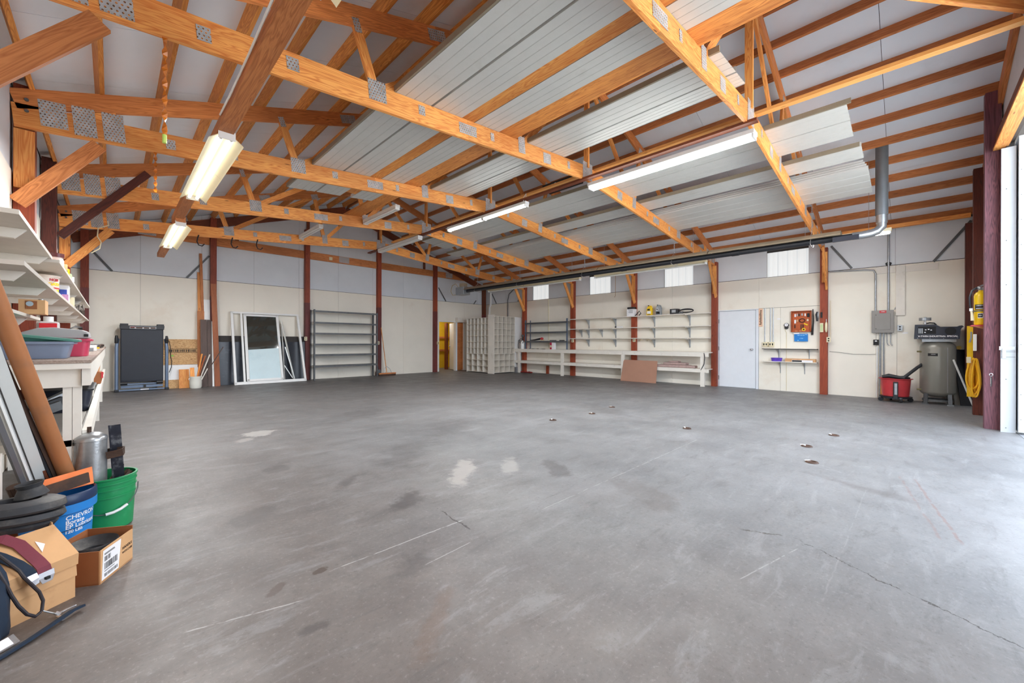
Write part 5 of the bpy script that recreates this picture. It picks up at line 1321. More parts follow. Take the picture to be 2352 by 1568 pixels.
b = MB(); b.cyl((cx-.1, yv(.155), 1.575), (cx-.1, yv(.155), 1.66), .016, n=10); b.cyl((cx-.1, yv(.155), 1.60), (cx-.1, yv(.155), 1.62), .03, n=12); b.build('filter_stem', CHROME, t)
MB().cyl((cx-.1, yv(.155), 1.66), (cx-.1, yv(.155), 1.715), .088, n=24).build('air_filter', STEEL, t); MB().cyl((cx-.1, yv(.155), 1.715), (cx-.1, yv(.155), 1.728), .02, n=10).build('wing_nut', STEEL, t)
MB().tube([(cx-.1, yv(.17), 1.60), (cx-.1, yv(.22), 1.612), (cx-.1, yv(.28), 1.605), (cx-.1, yv(.31), 1.57)], .012, 8).build('discharge_pipe', BLACK, t)
def on_tank(ang, z0, z1, da, r=.2535):
    n = 6; vs = []
    for i in range(n+1):
        a = R(ang-da/2+da*i/n); vs += [(cx+r*math.cos(a), cy+r*math.sin(a), z0), (cx+r*math.cos(a), cy+r*math.sin(a), z1)]
    return MB().add(vs, [(2*i, 2*i+2, 2*i+3, 2*i+1) for i in range(n)])
on_tank(163, .955, 1.01, 32).build('name_plate', INK, t); on_tank(165, .985, .995, 14, .2545).build('plate_print', STEEL, t)
on_tank(150, 1.05, 1.10, 10).build('small_plate', TANK, t)
on_tank(210, .25, 1.125, 1.5).build('weld_seam', CHROME, t)
for z in (1.04, .28): MB().tube([(cx-.10, cy+.225, z), (cx-.11, cy+.29, z)], .016, 8).build('port', plain('brass_fitting', rgb(150, 140, 100), .4, .6), t)
# things behind the compressor
t = thing('air_regulator', 'air line with a round brass gauge on the wall right of the compressor', 'regulator', (11.9, -.66, 1.1))
MB().tube([(11.88, -.55, 1.02), (11.88, -.92, 1.02)], .012, 8).build('pipe', BLACK, t); MB().cyl((11.89, -.70, 1.12), (11.86, -.70, 1.12), .035, n=16).build('gauge', plain('brass_gauge', rgb(190, 160, 80), .4, .5), t); MB().tube([(11.88, -.80, 1.02), (11.88, -.80, 1.09)], .016, 8).build('valve', BLACK, t); MB().tube([(11.88, -.70, 1.02), (11.88, -.70, 1.1)], .01, 8).build('stem', BLACK, t)
outlet(11.90, -.86, 1.26, (-1,0,0), 'cream socket box on the wall above the round brass gauge')
for q, (a, b2, w, h, m_, lb) in enumerate((((11.68, -.70, 0), (11.83, -.62, 1.02), .012, .15, plain('grey_board', rgb(150, 148, 142), .6), 'grey board leaning in the corner right of the compressor'), ((11.66, -.80, 0), (11.87, -.70, 1.08), .012, .20, BLACK, 'wide black board leaning in the front right corner'), ((11.56, -.868, 0), (11.20, -.592, .895), .02, .02, WHITE, 'thin white stick leaning across the black board by the compressor'))):
    board('leaning_board', m_, a, b2, h, w, None, label=lb, cat='board')
# --- red wash tub on a black dolly
tx_, ty_ = 11.50, .20
t = thing('dolly', 'black wheeled dolly under the red tub', 'dolly', (tx_, ty_, 0))
b = MB(); b.lathe([(.16, .075), (.25, .075), (.255, .11), (.16, .115), (.16, .075)], (tx_, ty_, 0), 28); b.box((tx_-.22, ty_-.03, .07), (tx_+.22, ty_+.03, .10)); b.box((tx_-.03, ty_-.22, .07), (tx_+.03, ty_+.22, .10)); b.build('frame', BLACK, t)
for a in (20, 110, 200, 290):
    ux, uy = math.cos(R(a)), math.sin(R(a)); c = (tx_+.235*ux, ty_+.235*uy)
    f = MB(); f.cyl((c[0]-uy*.018, c[1]+ux*.018, .042), (c[0]+uy*.018, c[1]-ux*.018, .042), .042, n=16); f.build('wheel', BLACK, t)
    MB().cyl((c[0], c[1], .07), (c[0], c[1], .10), .03, n=10).build('caster_fork', GREYPAINT, t)
b = MB(); b.box((tx_-.262, ty_-.045, .06), (tx_-.235, ty_+.03, .42)); b.build('handle_bracket', BLACK, t, bevel=.008); MB().box((tx_-.266, ty_-.03, .16), (tx_-.262, ty_+.01, .39)).build('reflector_strip', STEEL, t)
t = thing('tub', 'round red plastic tub on the black dolly beside the compressor', 'tub', (tx_, ty_, .118))
MB().lathe([(0, .118), (.205, .118), (.232, .46), (.262, .468), (.264, .48), (.225, .478), (.20, .14), (0, .135)], (tx_, ty_, 0), 36).build('body', RED, t)
t = thing('vacuum_nozzle', 'black vacuum nozzle and tube lying across the red tub', 'vacuum nozzle', (tx_, ty_, .49))
MB().tube([(tx_-.12, ty_+.20, .505), (tx_-.12, ty_+.10, .53), (tx_-.14, ty_-.08, .50), (tx_-.15, ty_-.14, .495)], [.03, .045, .035, .03], 10).build('floor_head', BLACK, t)
MB().tube([(tx_-.15, ty_-.12, .50), (tx_-.05, ty_-.32, .72), (tx_+.05, ty_-.45, .84)], .03, 12).build('wand', BLACK, t)
MB().ball((tx_+.02, ty_-.12, .49), .09, 10, s=(1, 1.2, .5)).build('hose_end', BLACK, t)
MB().box((11.84, .30, .02), (11.88, .44, .42)).build('offcut', PINE, None, 'small pine offcut standing on the wall behind the red tub', 'board')
# --- fire extinguisher, yellow cord, yellow level on the second front post
ex, ey = 9.02, -.745
t = thing('fire_extinguisher', 'yellow fire extinguisher with a black hose by the bay door post', 'extinguisher', (ex, ey, 1.465))
MB().lathe([(0, 1.475), (.063, 1.478), (.068, 1.49), (.068, 1.90), (.062, 1.93), (.045, 1.955), (.028, 1.965), (.024, 1.985), (0, 1.985)], (ex, ey, 0), 28).build('cylinder', YELLOW, t)
def band(z0, z1, m_, nm, r_=.0686, a0=120, a1=260):
    n = 14; vs = []
    for i in range(n+1):
        a = R(a0+(a1-a0)*i/n); vs += [(ex+r_*math.cos(a), ey+r_*math.sin(a), z0), (ex+r_*math.cos(a), ey+r_*math.sin(a), z1)]
    return MB().add(vs, [(2*i, 2*i+2, 2*i+3, 2*i+1) for i in range(n)], True).build(nm, m_, t)
band(1.70, 1.775, INK, 'upper_label'); band(1.748, 1.768, STEEL, 'label_stripe', .0690, 130, 215); band(1.712, 1.722, PAPER, 'label_stripe', .0690, 130, 220)
band(1.575, 1.645, PAPER, 'lower_label', .0686, 150, 240); band(1.585, 1.637, INK, 'class_marks', .0690, 152, 190); band(1.600, 1.622, STEEL, 'class_print', .0694, 158, 184)
MB().lathe([(.069, 1.672), (.0725, 1.672), (.0725, 1.69), (.069, 1.69)], (ex, ey, 0), 24).build('clamp_band', GREYPAINT, t)
b = MB(); b.cyl((ex, ey, 1.985), (ex, ey, 2.03), .024, n=12); b.cyl((ex-.05, ey+.03, 2.015), (ex+.02, ey, 2.015), .02, n=10); b.build('valve', STEEL, t)
MB().tube([(ex-.03, ey+.03, 2.03), (ex+.0, ey-.02, 2.06), (ex+.05, ey-.09, 2.085)], .010, 8).build('lever', STEEL, t); MB().tube([(ex, ey, 2.02), (ex+.02, ey-.05, 2.01), (ex+.04, ey-.09, 1.95)], .012, 8).build('carry_handle', STEEL, t)
MB().tube([(ex-.06, ey+.045, 2.02), (ex-.085, ey+.09, 1.98), (ex-.09, ey+.115, 1.88), (ex-.085, ey+.11, 1.77), (ex-.08, ey+.10, 1.70)], .013, 8).build('hose', BLACK, t)
MB().tube([(ex-.08, ey+.10, 1.70), (ex-.078, ey+.092, 1.64), (ex-.075, ey+.085, 1.54)], [.010, .014, .020], 8).build('nozzle', CREAM_ENAMEL, t); MB().cyl((ex-.082, ey+.101, 1.72), (ex-.08, ey+.10, 1.68), .019, n=10).build('hose_clip', WHITE, t)
t = thing('shelf_bracket', 'small red wooden shelf under the yellow fire extinguisher', 'shelf', (ex, ey, 1.44))
MB().box((ex-.11, YF+.09, 1.455), (ex+.10, -.645, 1.4725)).build('shelf_board', RED, t); MB().prism([(ex-.10, -.66, 1.455), (ex-.10, -.83, 1.455), (ex-.10, -.83, 1.40)], (0,0,0), (.19,0,0)).build('support', FIR, t)
board('level', plain('yellow_level', rgb(236, 190, 20), .45), (10.30, -.735, .30), (10.30, -.735, 1.50), .03, .075, None, up=(0,1,0), label='long yellow bar standing behind the coiled cord by the dark post', cat='bar')
t = thing('extension_cord', 'coiled yellow extension cord hanging on the dark front post', 'cord', (10.0, -.74, .2))
YC = plain('yellow_cord', rgb(240, 182, 24), .45)
r = random.Random(11)
for q in range(11):
    w = .03+.035*r.random(); z1 = .96-.03*r.random(); yo = -.765+.06*(r.random()-.5); zb = .30+.22*r.random(); xo = 10.24-.014*q
    pts = [(xo, yo+w*math.sin(a)*(1-.35*math.cos(a)), (z1+zb)/2+(z1-zb)/2*math.cos(a)) for a in [k*2*math.pi/22 for k in range(22)]]
    MB().tube(pts, .011, 6, True).build('loop', YC, t)
MB().cbox((10.06, -.70, .93), (.02, .05, .10)).build('plug', CREAM_ENAMEL, t)
t = thing('lock_hanger', 'pale gadget hanging on the dark post below the extinguisher', 'tool', (9.9, -.76, 1.1))
MB().box((10.20, -.80, 1.08), (10.24, -.76, 1.36)).build('body', WHITE, t, bevel=.006); MB().tube([(10.22, -.74, 1.40), (10.22, -.74, 1.30), (10.21, -.72, 1.22)], .012, 6).build('loop', STEEL, t)

# --- bay door leaf outside, partly open
t = thing('bay_door', 'white ribbed steel bay door slid open outside at the far right', 'door', (8.4, YF-.2, 0))
MB().box((8.50, YF-.34, .03), (11.0, YF-.10, 3.95)).build('leaf', JW, t); MB().box((8.47, YF-.35, .03), (8.51, YF-.095, 3.95)).build('edge', JW, t)
for z in [.2+.33*k for k in range(11)]: MB().cyl((8.471, YF-.115, z), (8.466, YF-.115, z), .005, n=8).build('rivet', GREYPAINT, t)
# floor sockets
for q, (x, y) in enumerate(((4.81, 3.89), (5.73, 3.79), (6.57, 3.91), (5.69, 2.20), (5.71, .84), (4.98, .69), (6.64, .69))):
    t = thing('floor_anchor', 'small rusty anchor set in the floor, %s' % ['far row left', 'far row middle', 'far row right', 'alone between the two rows', 'near row middle', 'near row left', 'near row right'][q], 'anchor', (x, y, 0), 'floor anchors')
    MB().lathe([(.0, .004), (.03, .004), (.034, .012), (.05, .012), (.058, .002)], (x, y, 0), 14).build('cup', RUST, t); MB().cbox((x+.02, y+.04, .008), (.05, .02, .012), Matrix.Rotation(.6+q, 4, 'Z')).build('chip', WHITE, t)
# ================================================================ LEFT WALL: SHELVES
SH = plain('shaded_white_shelf_paint', rgb(204, 196, 186), .5, var=.06, dirt=rgb(168, 152, 134), dirt_amt=.3, dirt_scale=2.5)  # white paint greyed, the shade under the shelves put into the colour
t = thing('wall_shelf', 'upper white shelf high on the left wall, two boards with angled brackets', 'shelf', (-.5, 6, 1.8), 'white shelves on the left wall')
board('shelf_board', SH, (-.525, 3.16, 1.847), (-.525, 4.72, 1.847), .39, .024, t)
board('shelf_board', SH, (-.505, 4.69, 1.822), (-.505, 10.75, 1.822), .43, .024, t)
t2 = thing('wall_shelf', 'middle white shelf on the left wall, long with angled brackets', 'shelf', (-.5, 6, 1.55), 'white shelves on the left wall')
board('shelf_board', SH, (-.52, 3.23, 1.602), (-.52, 11.3, 1.602), .40, .024, t2)
t3 = thing('wall_shelf', 'lowest short white shelf on the left wall behind the big paper tube', 'shelf', (-.5, 4, 1.36), 'white shelves on the left wall')
board('shelf_board', SH, (-.575, 3.2, 1.39), (-.575, 5.35, 1.39), .27, .022, t3)
def arm(parent, y, z, xf):
    MB().prism([(XL+.02, y-.019, z), (xf, y-.019, z), (xf-.045, y-.019, z-.055), (XL+.02, y-.019, z-.055)], (0,0,0), (0,.038,0)).build('bracket_arm', WHITE_WOOD, parent)
    MB().box((XL+.019, y-.03, z-.30), (XL+.05, y+.03, z+.05)).build('wall_cleat', WHITE_WOOD, parent)
for y in (3.57, 4.62): arm(t, y, 1.834, -.345)
for y in (5.6, 6.7, 7.8, 8.9, 10.0): arm(t, y, 1.809, -.325)
for y in (3.53, 4.53, 5.57, 6.72, 7.72, 8.9, 10.0, 10.9): arm(t2, y, 1.589, -.345)
for y in (3.6, 4.9): arm(t3, y, 1.378, -.47)
# jars and boxes on the shelves
t = thing('jar', 'clear jar with a dark red lid on the upper left shelf', 'jar', (-.365, 5.6, 1.836))
MB().lathe([(0, 0), (.045, 0), (.048, .02), (.048, .11), (.042, .125), (.042, .14)], (-.365, 5.6, 1.836), 20).build('body', plain('pinkish_jar', rgb(222, 198, 190), .25), t); MB().cyl((-.365, 5.6, 1.976), (-.365, 5.6, 2.012), .050, n=20).build('lid', plain('dark_red_lid', rgb(88, 30, 34), .35), t)
r = random.Random(4)
for q, (y, m_, h, lb) in enumerate(((6.15, CARD, .15, 'pale can behind the dark-lidded jar on the upper left shelf'), (6.45, YELLOW, .14, 'yellow labelled can on the upper left shelf'), (6.8, plain('pale_green_can', rgb(180, 200, 150), .5), .13, 'pale green can on the upper left shelf'), (7.2, PAPER, .14, 'white can farthest along the upper left shelf'))):
    tt = thing('can', lb, 'can', (-.365, y, 1.836), 'cans on the upper left shelf')
    MB().lathe([(0, 0), (.04, 0), (.04, h), (.036, h+.004), (0, h+.004)], (-.365, y, 1.836), 16).build('body', m_, tt); MB().lathe([(.0405, h*.3), (.0405, h*.6)], (-.365, y, 1.836), 16).build('label', [BLACK, RED, ROSE, NAVY][q], tt)
t = thing('tub', 'white round tub with a red stripe on the middle left shelf', 'tub', (-.43, 5.45, 1.615))
MB().lathe([(0, 0), (.082, 0), (.088, .02), (.094, .15), (.098, .152), (.098, .168), (.09, .172), (0, .172)], (-.43, 5.45, 1.615), 28).build('body', plain('cream_tub', rgb(238, 222, 208), .4, var=.03), t)
def wrap(cx_, cy_, rr, a0, a1, z0, z1, nm, m_, par, n=10):
    vs = []
    for i in range(n+1):
        a = R(a0+(a1-a0)*i/n); vs += [(cx_+rr*math.cos(a), cy_+rr*math.sin(a), z0), (cx_+rr*math.cos(a), cy_+rr*math.sin(a), z1)]
    return MB().add(vs, [(2*i, 2*i+2, 2*i+3, 2*i+1) for i in range(n)], True).build(nm, m_, par)
wrap(-.43, 5.45, .0935, 200, 400, .052+1.615, .064+1.615, 'red_stripe', RED, t); wrap(-.43, 5.45, .0915, 290, 350, 1.625, 1.66, 'yellow_label', YELLOW, t)
def wrap_text(par, txt, size, cx_, cy_, rr, ang, z, m_, nm='lettering', bold=.002, r_of_z=None, sp=1.0):
    vs, fs = text_mesh(txt, size, bold, spacing=sp)
    mx = (min(p.x for p in vs)+max(p.x for p in vs))/2
    out = []
    for p in vs:
        q = r_of_z(z+p.y) if r_of_z else rr
        a = R(ang)+(p.x-mx)/q
        out.append((cx_+q*math.cos(a), cy_+q*math.sin(a), z+p.y))
    return MB().add(out, fs).build(nm, m_, par)
wrap_text(t, 'NCER', .028, -.43, 5.45, .0945, 318, 1.735, RED); wrap_text(t, 'OATX', .034, -.43, 5.45, .0945, 320, 1.695, YELLOW)
t = thing('carton', 'small white and blue printed carton on the middle left shelf', 'carton', (-.40, 6.3, 1.615))
MB().box((-.46, 6.26, 1.615), (-.32, 6.36, 1.785)).build('box', PAPER, t); MB().box((-.40, 6.255, 1.65), (-.335, 6.26, 1.74)).build('blue_print', plain('royal_blue_print', rgb(60, 84, 180), .5, var=.3, scale=30), t); MB().box((-.37, 6.252, 1.62), (-.325, 6.256, 1.69)).build('pink_print', plain('pink_print', rgb(206, 150, 190), .5, var=.2, scale=30), t)
MB().box((-.37, 7.3, 1.615), (-.33, 7.4, 1.74)).build('can', CREAM_ENAMEL, None, 'small cream tin right of the printed carton on the middle left shelf', 'can')
b = MB(); r = random.Random(8)
for q in range(7):
    b.tube([(-.40+.02*q, 8.2, 1.64), (-.39+.015*q, 8.5+.1*r.random(), 1.70+.03*r.random()), (-.37+.01*q, 9.0, 1.66+.03*r.random()), (-.34+.004*q, 9.4, 1.63)], .010, 6)
b.build('cable_bundle', plain('grey_cable', rgb(122, 112, 104), .5, var=.4, scale=20), None, 'loose bundle of grey cables near the far end of the middle left shelf', 'cables', kind='stuff')
t = thing('jar_carton', 'cardboard tray of clear jars with a printed front on the lowest left shelf', 'carton', (-.415, 4.6, 1.401))
MB().box((-.478, 4.55, 1.401), (-.352, 4.75, 1.505)).build('box', CARD, t); MB().box((-.445, 4.546, 1.435), (-.39, 4.55, 1.495)).build('picture_panel', CARD_DARK, t)
MB().cyl((-.425, 4.546, 1.473), (-.425, 4.543, 1.473), .018, n=20).build('pictured_jar', plain('pale_blue_glass', rgb(180, 196, 206), .2), t)
b = MB(); 
for q in range(4): b.cyl((-.372, 4.58+.04*q, 1.505), (-.372, 4.58+.04*q, 1.512), .016, n=12)
b.build('jar_lid', STEEL, t)

# ================================================================ LEFT WORKBENCH
BT, XF = 1.085, -.09
t = thing('workbench', 'white painted timber workbench with a worn top along the left wall', 'workbench', (-.4, 7.9, 0))
board('bench_top', BENCHTOP, (-.395, 3.57, BT-.009), (-.395, 12.1, BT-.009), .61, .018, t)
board('top_edge', WHITE_WOOD, (-.395, 3.575, BT-.036), (-.395, 12.1, BT-.036), .605, .034, t)
board('front_apron', WHITE_WOOD, (-.112, 3.60, .99), (-.112, 12.05, .99), .038, .125, t)
board('end_apron', WHITE_WOOD, (-.69, 3.64, .985), (-.135, 3.64, .985), .038, .13, t)
for y in (3.68, 5.95, 8.7, 11.4):
    for q in (0, 1): board('leg', WHITE_WOOD, (-.192+.040*q, y, 0), (-.192+.040*q, y, .97), .038, .089, t, up=(0,1,0))
    board('cross_rail', WHITE_WOOD, (-.69, y-.0, .575), (-.132, y, .575), .089, .038, t)
    board('rear_leg', WHITE_WOOD, (-.66, y, 0), (-.66, y, 1.03), .04, .089, t, up=(0,1,0))
board('front_stretcher', WHITE_WOOD, (-.112, 3.66, .60), (-.112, 11.5, .60), .038, .089, t)
board('low_shelf', plain('grey_shelf_board', rgb(176, 170, 162), .6, var=.1), (-.42, 3.72, .604), (-.42, 11.4, .604), .54, .018, t)
# tubs on the bench
def tub(name, x0, x1, y0, y1, z0, z1, flare, mat, rimmat, label, cat, tilt=0.0, rim=.014):
    t = thing(name, label, cat, ((x0+x1)/2, (y0+y1)/2, z0))
    def ring(z, e, tl=0.0, rad=.035, n=5):
        pts = []
        for cx_, cy_, a0 in ((x1+e-rad, y1+e-rad, 0), (x0-e+rad, y1+e-rad, 90), (x0-e+rad, y0-e+rad, 180), (x1+e-rad, y0-e+rad, 270)):
            for k in range(n): a = R(a0+90*k/(n-1)); pts.append((cx_+rad*math.cos(a), cy_+rad*math.sin(a), z+tl*(cx_+rad*math.cos(a)-x1)))
        return pts
    def shell(m, rings):
        n = len(rings[0]); vs = [p for q in rings for p in q]; fs = []
        for k in range(len(rings)-1):
            for i in range(n): fs.append((k*n+i, k*n+(i+1) % n, (k+1)*n+(i+1) % n, (k+1)*n+i))
        fs.append(tuple(range(n))[::-1]); fs.append(tuple(range((len(rings)-1)*n, len(rings)*n)))
        return m.add(vs, fs, True)
    shell(MB(), [ring(z0, 0), ring(z1, flare, tilt), ring(z1+.001, flare-.006, tilt), ring(z0+.008, -.006)]).build('body', mat, t)
    shell(MB(), [ring(z1-rim, flare, tilt), ring(z1-rim, flare+.014, tilt), ring(z1, flare+.016, tilt), ring(z1+.004, flare+.006, tilt), ring(z1+.001, flare-.004, tilt)]).build('rim', rimmat, t)
    return t
GB = plain('grey_blue_plastic', rgb(130, 142, 164), .4, var=.06)
TEAL = plain('teal_plastic', rgb(84, 140, 126), .38, var=.07)
tub('plastic_tub', -.56, -.215, 3.98, 4.34, BT+.001, 1.195, .022, GB, GB, 'grey-blue plastic tub on the near end of the left workbench', 'tub')
tub('plastic_tub', -.545, -.20, 4.00, 4.33, 1.197, 1.214, .028, TEAL, TEAL, 'teal green plastic tub nested in the grey-blue tub', 'tub', -.13)
tub('plastic_tub', -.46, -.135, 4.46, 4.78, BT+.001, 1.215, .012, ROSE, ROSE, 'rose pink plastic tub on the left workbench behind the teal one', 'tub')
t = thing('domed_cover', 'grey domed lid resting on the rose pink tub', 'lid', (-.3, 4.6, 1.22))
MB().prism([(-.48, 4.45, 1.221), (-.118, 4.45, 1.221), (-.128, 4.45, 1.272), (-.160, 4.45, 1.286), (-.30, 4.45, 1.302), (-.38, 4.45, 1.296), (-.46, 4.45, 1.262)], (0,0,0), (0,.34,0)).build('lid', plain('light_grey_plastic', rgb(176, 172, 172), .4, var=.05), t, bevel=.01)
MB().box((-.150, 4.444, 1.235), (-.128, 4.452, 1.255)).build('latch', INK, t)
t = thing('bottle', 'large clear bottle with a red label on the left workbench', 'bottle', (-.365, 4.95, BT+.001))
MB().box((-.425, 4.90, BT+.001), (-.305, 5.02, 1.36)).build('body', plain('clear_plastic', rgb(206, 200, 198), .2, var=.05), t, bevel=.02); MB().cyl((-.365, 4.96, 1.36), (-.365, 4.96, 1.40), .028, n=14).build('cap', WHITE, t)
MB().box((-.41, 4.897, 1.295), (-.315, 4.90, 1.345)).build('red_label', plain('bright_red_label', rgb(226, 40, 50), .5, var=.15, scale=30), t); MB().cyl((-.355, 4.898, 1.245), (-.355, 4.895, 1.245), .028, n=18).build('round_mark', plain('plum_print', rgb(118, 40, 90), .5), t)
MB().box((-.30, 5.6, BT+.001), (-.21, 5.75, 1.175)).build('carton', PAPER, None, 'small white carton behind the rose tub on the left workbench', 'box')
MB().strip([(-.33, 5.3, 1.27), (-.27, 5.32, 1.31), (-.215, 5.4, 1.335), (-.20, 5.5, 1.29), (-.19, 5.55, 1.20)], .05, .006, (0,1,0)).build('strap', RUBBER, None, 'black strap sticking up behind the tubs on the left workbench', 'strap')
MB().box((-.20, 6.6, BT+.001), (-.15, 6.7, 1.125)).build('clamp_block', STEEL, None, 'small silver block on the left workbench beside the rose tub', 'block')
MB().cbox((-.165, 7.2, 1.12), (.06, .14, .07)).build('bracket', WHITE, None, 'small white bracket on the left workbench behind the silver block', 'bracket')
for q in range(4):
    MB().tube([(-.28+.04*q, 8.0+.4*q, BT+.012), (-.22+.03*q, 8.6+.3*q, BT+.06), (-.17+.02*q, 9.4+.3*q, BT+.05), (-.13, 9.9+.3*q, BT+.012)], .014, 6).build('cable', [BLACK, RUST, GREYPAINT, RUST][q], None, 'dark cable lying on the far part of the left workbench, %s' % ['nearest', 'second', 'third', 'farthest'][q], 'cable')
MB().box((-.19, 8.9, BT+.001), (-.14, 9.2, BT+.02)).build('tape', YELLOW, None, 'small yellow item among the cables on the left workbench', 'tape')
# under the bench
t = thing('jug', 'clear plastic jug with a red and black label under the left workbench', 'jug', (-.41, 6.1, .615))
MB().box((-.475, 6.04, .615), (-.345, 6.2, .80)).build('body', plain('smoky_plastic', rgb(150, 138, 126), .25, var=.08), t, bevel=.03); MB().cyl((-.41, 6.12, .80), (-.41, 6.12, .86), .02, n=12).build('neck', WHITE, t)
MB().box((-.465, 6.037, .66), (-.40, 6.04, .76)).build('label', PAPER, t); MB().box((-.463, 6.034, .735), (-.402, 6.037, .757)).build('label_band', INK, t); MB().box((-.46, 6.034, .675), (-.41, 6.037, .725)).build('label_print', RED, t); MB().box((-.40, 6.037, .665), (-.375, 6.04, .755)).build('side_label', YELLOW, t)
tub('plastic_tub', -.40, -.14, 4.9, 5.6, .615, .80, .018, NAVY, BLACK, 'dark navy bin on the low shelf of the left workbench', 'bin')
r = random.Random(6)
for q in range(7):
    y = 3.9+.12*q
    board('metal_bar', [GREYPAINT, BLACK, STEEL][q % 3], (-.62+.02*q, y, .625), (-.25+.005*q, y+.25, .76+.02*(q % 3)), .03, .06, None, label='dark slanting metal bar under the left workbench, %s from its near end' % ['first', 'second', 'third', 'fourth', 'fifth', 'sixth', 'seventh'][q], cat='bar', group='metal bars under the left workbench')
t = thing('carton', 'brown cardboard carton with a red sticker wedged in the left workbench front', 'carton', (-.15, 7.9, .64))
MB().prism([(-.20, 7.5, .65), (-.10, 7.5, .65), (-.075, 7.5, .78), (-.20, 7.5, .84)], (0,0,0), (0,.25,0)).build('box', CARD_DARK, t); MB().prism([(-.19, 7.62, .78), (-.12, 7.62, .78), (-.10, 7.62, .95), (-.16, 7.62, .93)], (0,0,0), (0,.012,0)).build('flap', CARD, t); MB().box((-.10, 7.495, .72), (-.08, 7.5, .80)).build('sticker', RED, t)

# ================================================================ LEFT FOREGROUND
# things leaning: paper tube, white panel, dark strips
t = thing('paper_tube', 'long brown paper tube leaning on the left shelves in front of the workbench', 'tube', (-.13, 3.81, 0))
MB().cyl((-.116, 3.785, .02), (-.503, 2.934, 1.90), .037, n=28, caps=False).build('outer', TUBE_CARD, t); MB().cyl((-.116, 3.785, .02), (-.503, 2.934, 1.90), .031, n=28).build('core', CARD_DARK, t)
t = thing('sheet_metal_strip', 'white folded metal strip leaning left of the paper tube', 'panel', (-.25, 3.79, 0))
board('face', PVC, (-.237, 3.776, .01), (-.499, 2.863, 1.68), .012, .072, t, up=(.75,.66,0)); board('flange', WHITE, (-.268, 3.747, .01), (-.530, 2.834, 1.68), .03, .010, t, up=(.75,.66,0)); board('seam', DARKGAP, (-.252, 3.760, .01), (-.514, 2.847, 1.68), .016, .004, t, up=(.75,.66,0))
board('angle_iron', plain('dark_grey_steel', rgb(112, 112, 116), .45, .3), (-.288, 3.728, 0.01), (-.550, 2.815, 1.66), .02, .022, None, up=(.75,.66,0), label='grey steel angle leaning at the left edge of the white metal strip', cat='angle')
for q, (o, m_) in enumerate(((0, RUST), (.03, BLACK), (.06, FIR_DARK))):
    board('dark_strip', m_, (-.150-.014*q, 3.762-.006*q, .01), (-.522-.014*q, 3.047-.006*q, 1.66), .010, .022, None, up=(.75,.66,0), label='dark strip leaning between the white metal strip and the paper tube, %s' % ['nearest the tube', 'middle', 'nearest the metal strip'][q], cat='strip')
board('white_post', WHITE_WOOD, (-.43, 3.30, 0), (-.43, 3.30, .62), .06, .05, None, up=(0,1,0), label='white timber upright at the left edge of the picture behind the rubber rings', cat='post')
# pails
def pail(name, c, rb, rt, h, mat, rims, label, rimmat=None):
    t = thing(name, label, 'bucket', c)
    x, y, z = c
    rr = lambda q: rb+(rt-rb)*q/h
    prof = [(0, 0), (rb-.006, 0), (rb, .006)]
    for q in rims: prof += [(rr(q)-.0, q-.006), (rr(q)+.006, q-.004), (rr(q)+.006, q+.004), (rr(q), q+.006)]
    prof += [(rr(h), h-.014), (rr(h)+.007, h-.010), (rr(h)+.007, h), (rr(h)-.004, h), (rr(h)-.005, h-.02), (rb-.006, .02), (0, .012)]
    MB().lathe(prof, c, 40).build('body', mat, t)
    return t, rr
gc = (-.031, 3.70, 0)
t, rr = pail('bucket', gc, .134, .150, .335, GREEN, (.215, .262, .298), 'green plastic bucket holding a metal canister and a dark steel rail')
hp = []
for k in range(15):
    a = math.pi*k/14
    # bail hangs down on the side towards the camera
    sx, sz = math.cos(a), math.sin(a)
    ax = Vector((.75, -.66, 0)); fw_ = Vector((-.66, -.75, 0)) * -1
    tow = Vector((.03, -1, 0)).normalized()
    side = Vector((1, .03, 0))
    p = Vector(gc) + side*(.158*sx) + tow*(.158*math.sqrt(max(0, 1-sx*sx))) + Vector((0,0,.25-.13*sz))
    hp.append(p)
MB().tube(hp, .003, 6).build('bail_wire', GREYPAINT, t); MB().tube(hp[4:8], .009, 10).build('hand_grip', WHITE, t)
t = thing('canister', 'dented silver metal canister standing in the green bucket', 'canister', (-.095, 3.66, .33))
GALV = plain('scuffed_galvanised', rgb(176, 178, 180), .3, .7, var=.3, scale=10, dirt=rgb(110, 106, 102), dirt_amt=.5, dirt_scale=7, bump=.1)
MB().lathe([(0, .30), (.074, .30), (.076, .32), (.076, .575), (.079, .577), (.079, .587), (.072, .60), (.05, .618), (.02, .626), (0, .627)], (-.095, 3.66, 0), 32).build('drum', GALV, t)
b = MB(); b.cyl((-.10, 3.66, .625), (-.10, 3.66, .645), .010, n=8); b.cbox((-.10, 3.66, .652), (.02, .008, .018)); b.build('lifting_eye', RUST, t)
b = MB(); b.strip([(-.025, 3.60, .475), (.05, 3.60, .485), (.06, 3.65, .49), (-.03, 3.69, .48)], .045, .004, (0,0,1)); b.build('mounting_strap', RUST, t)
t = thing('steel_rail', 'dark speckled steel rail standing upright in the green bucket', 'rail', (.045, 3.66, .1))
DR = plain('speckled_dark_steel', rgb(44, 46, 58), .4, .4, var=.4, scale=16, dirt=rgb(170, 172, 176), dirt_amt=.45, dirt_scale=14)
board('web', DR, (.045, 3.655, .08), (.012, 3.675, .655), .012, .058, t, up=(1,0,0)); board('flange', DR, (.068, 3.665, .08), (.035, 3.685, .65), .03, .008, t, up=(1,0,0)); board('flange', DR, (.020, 3.66, .08), (-.013, 3.68, .655), .022, .008, t, up=(1,0,0)); 
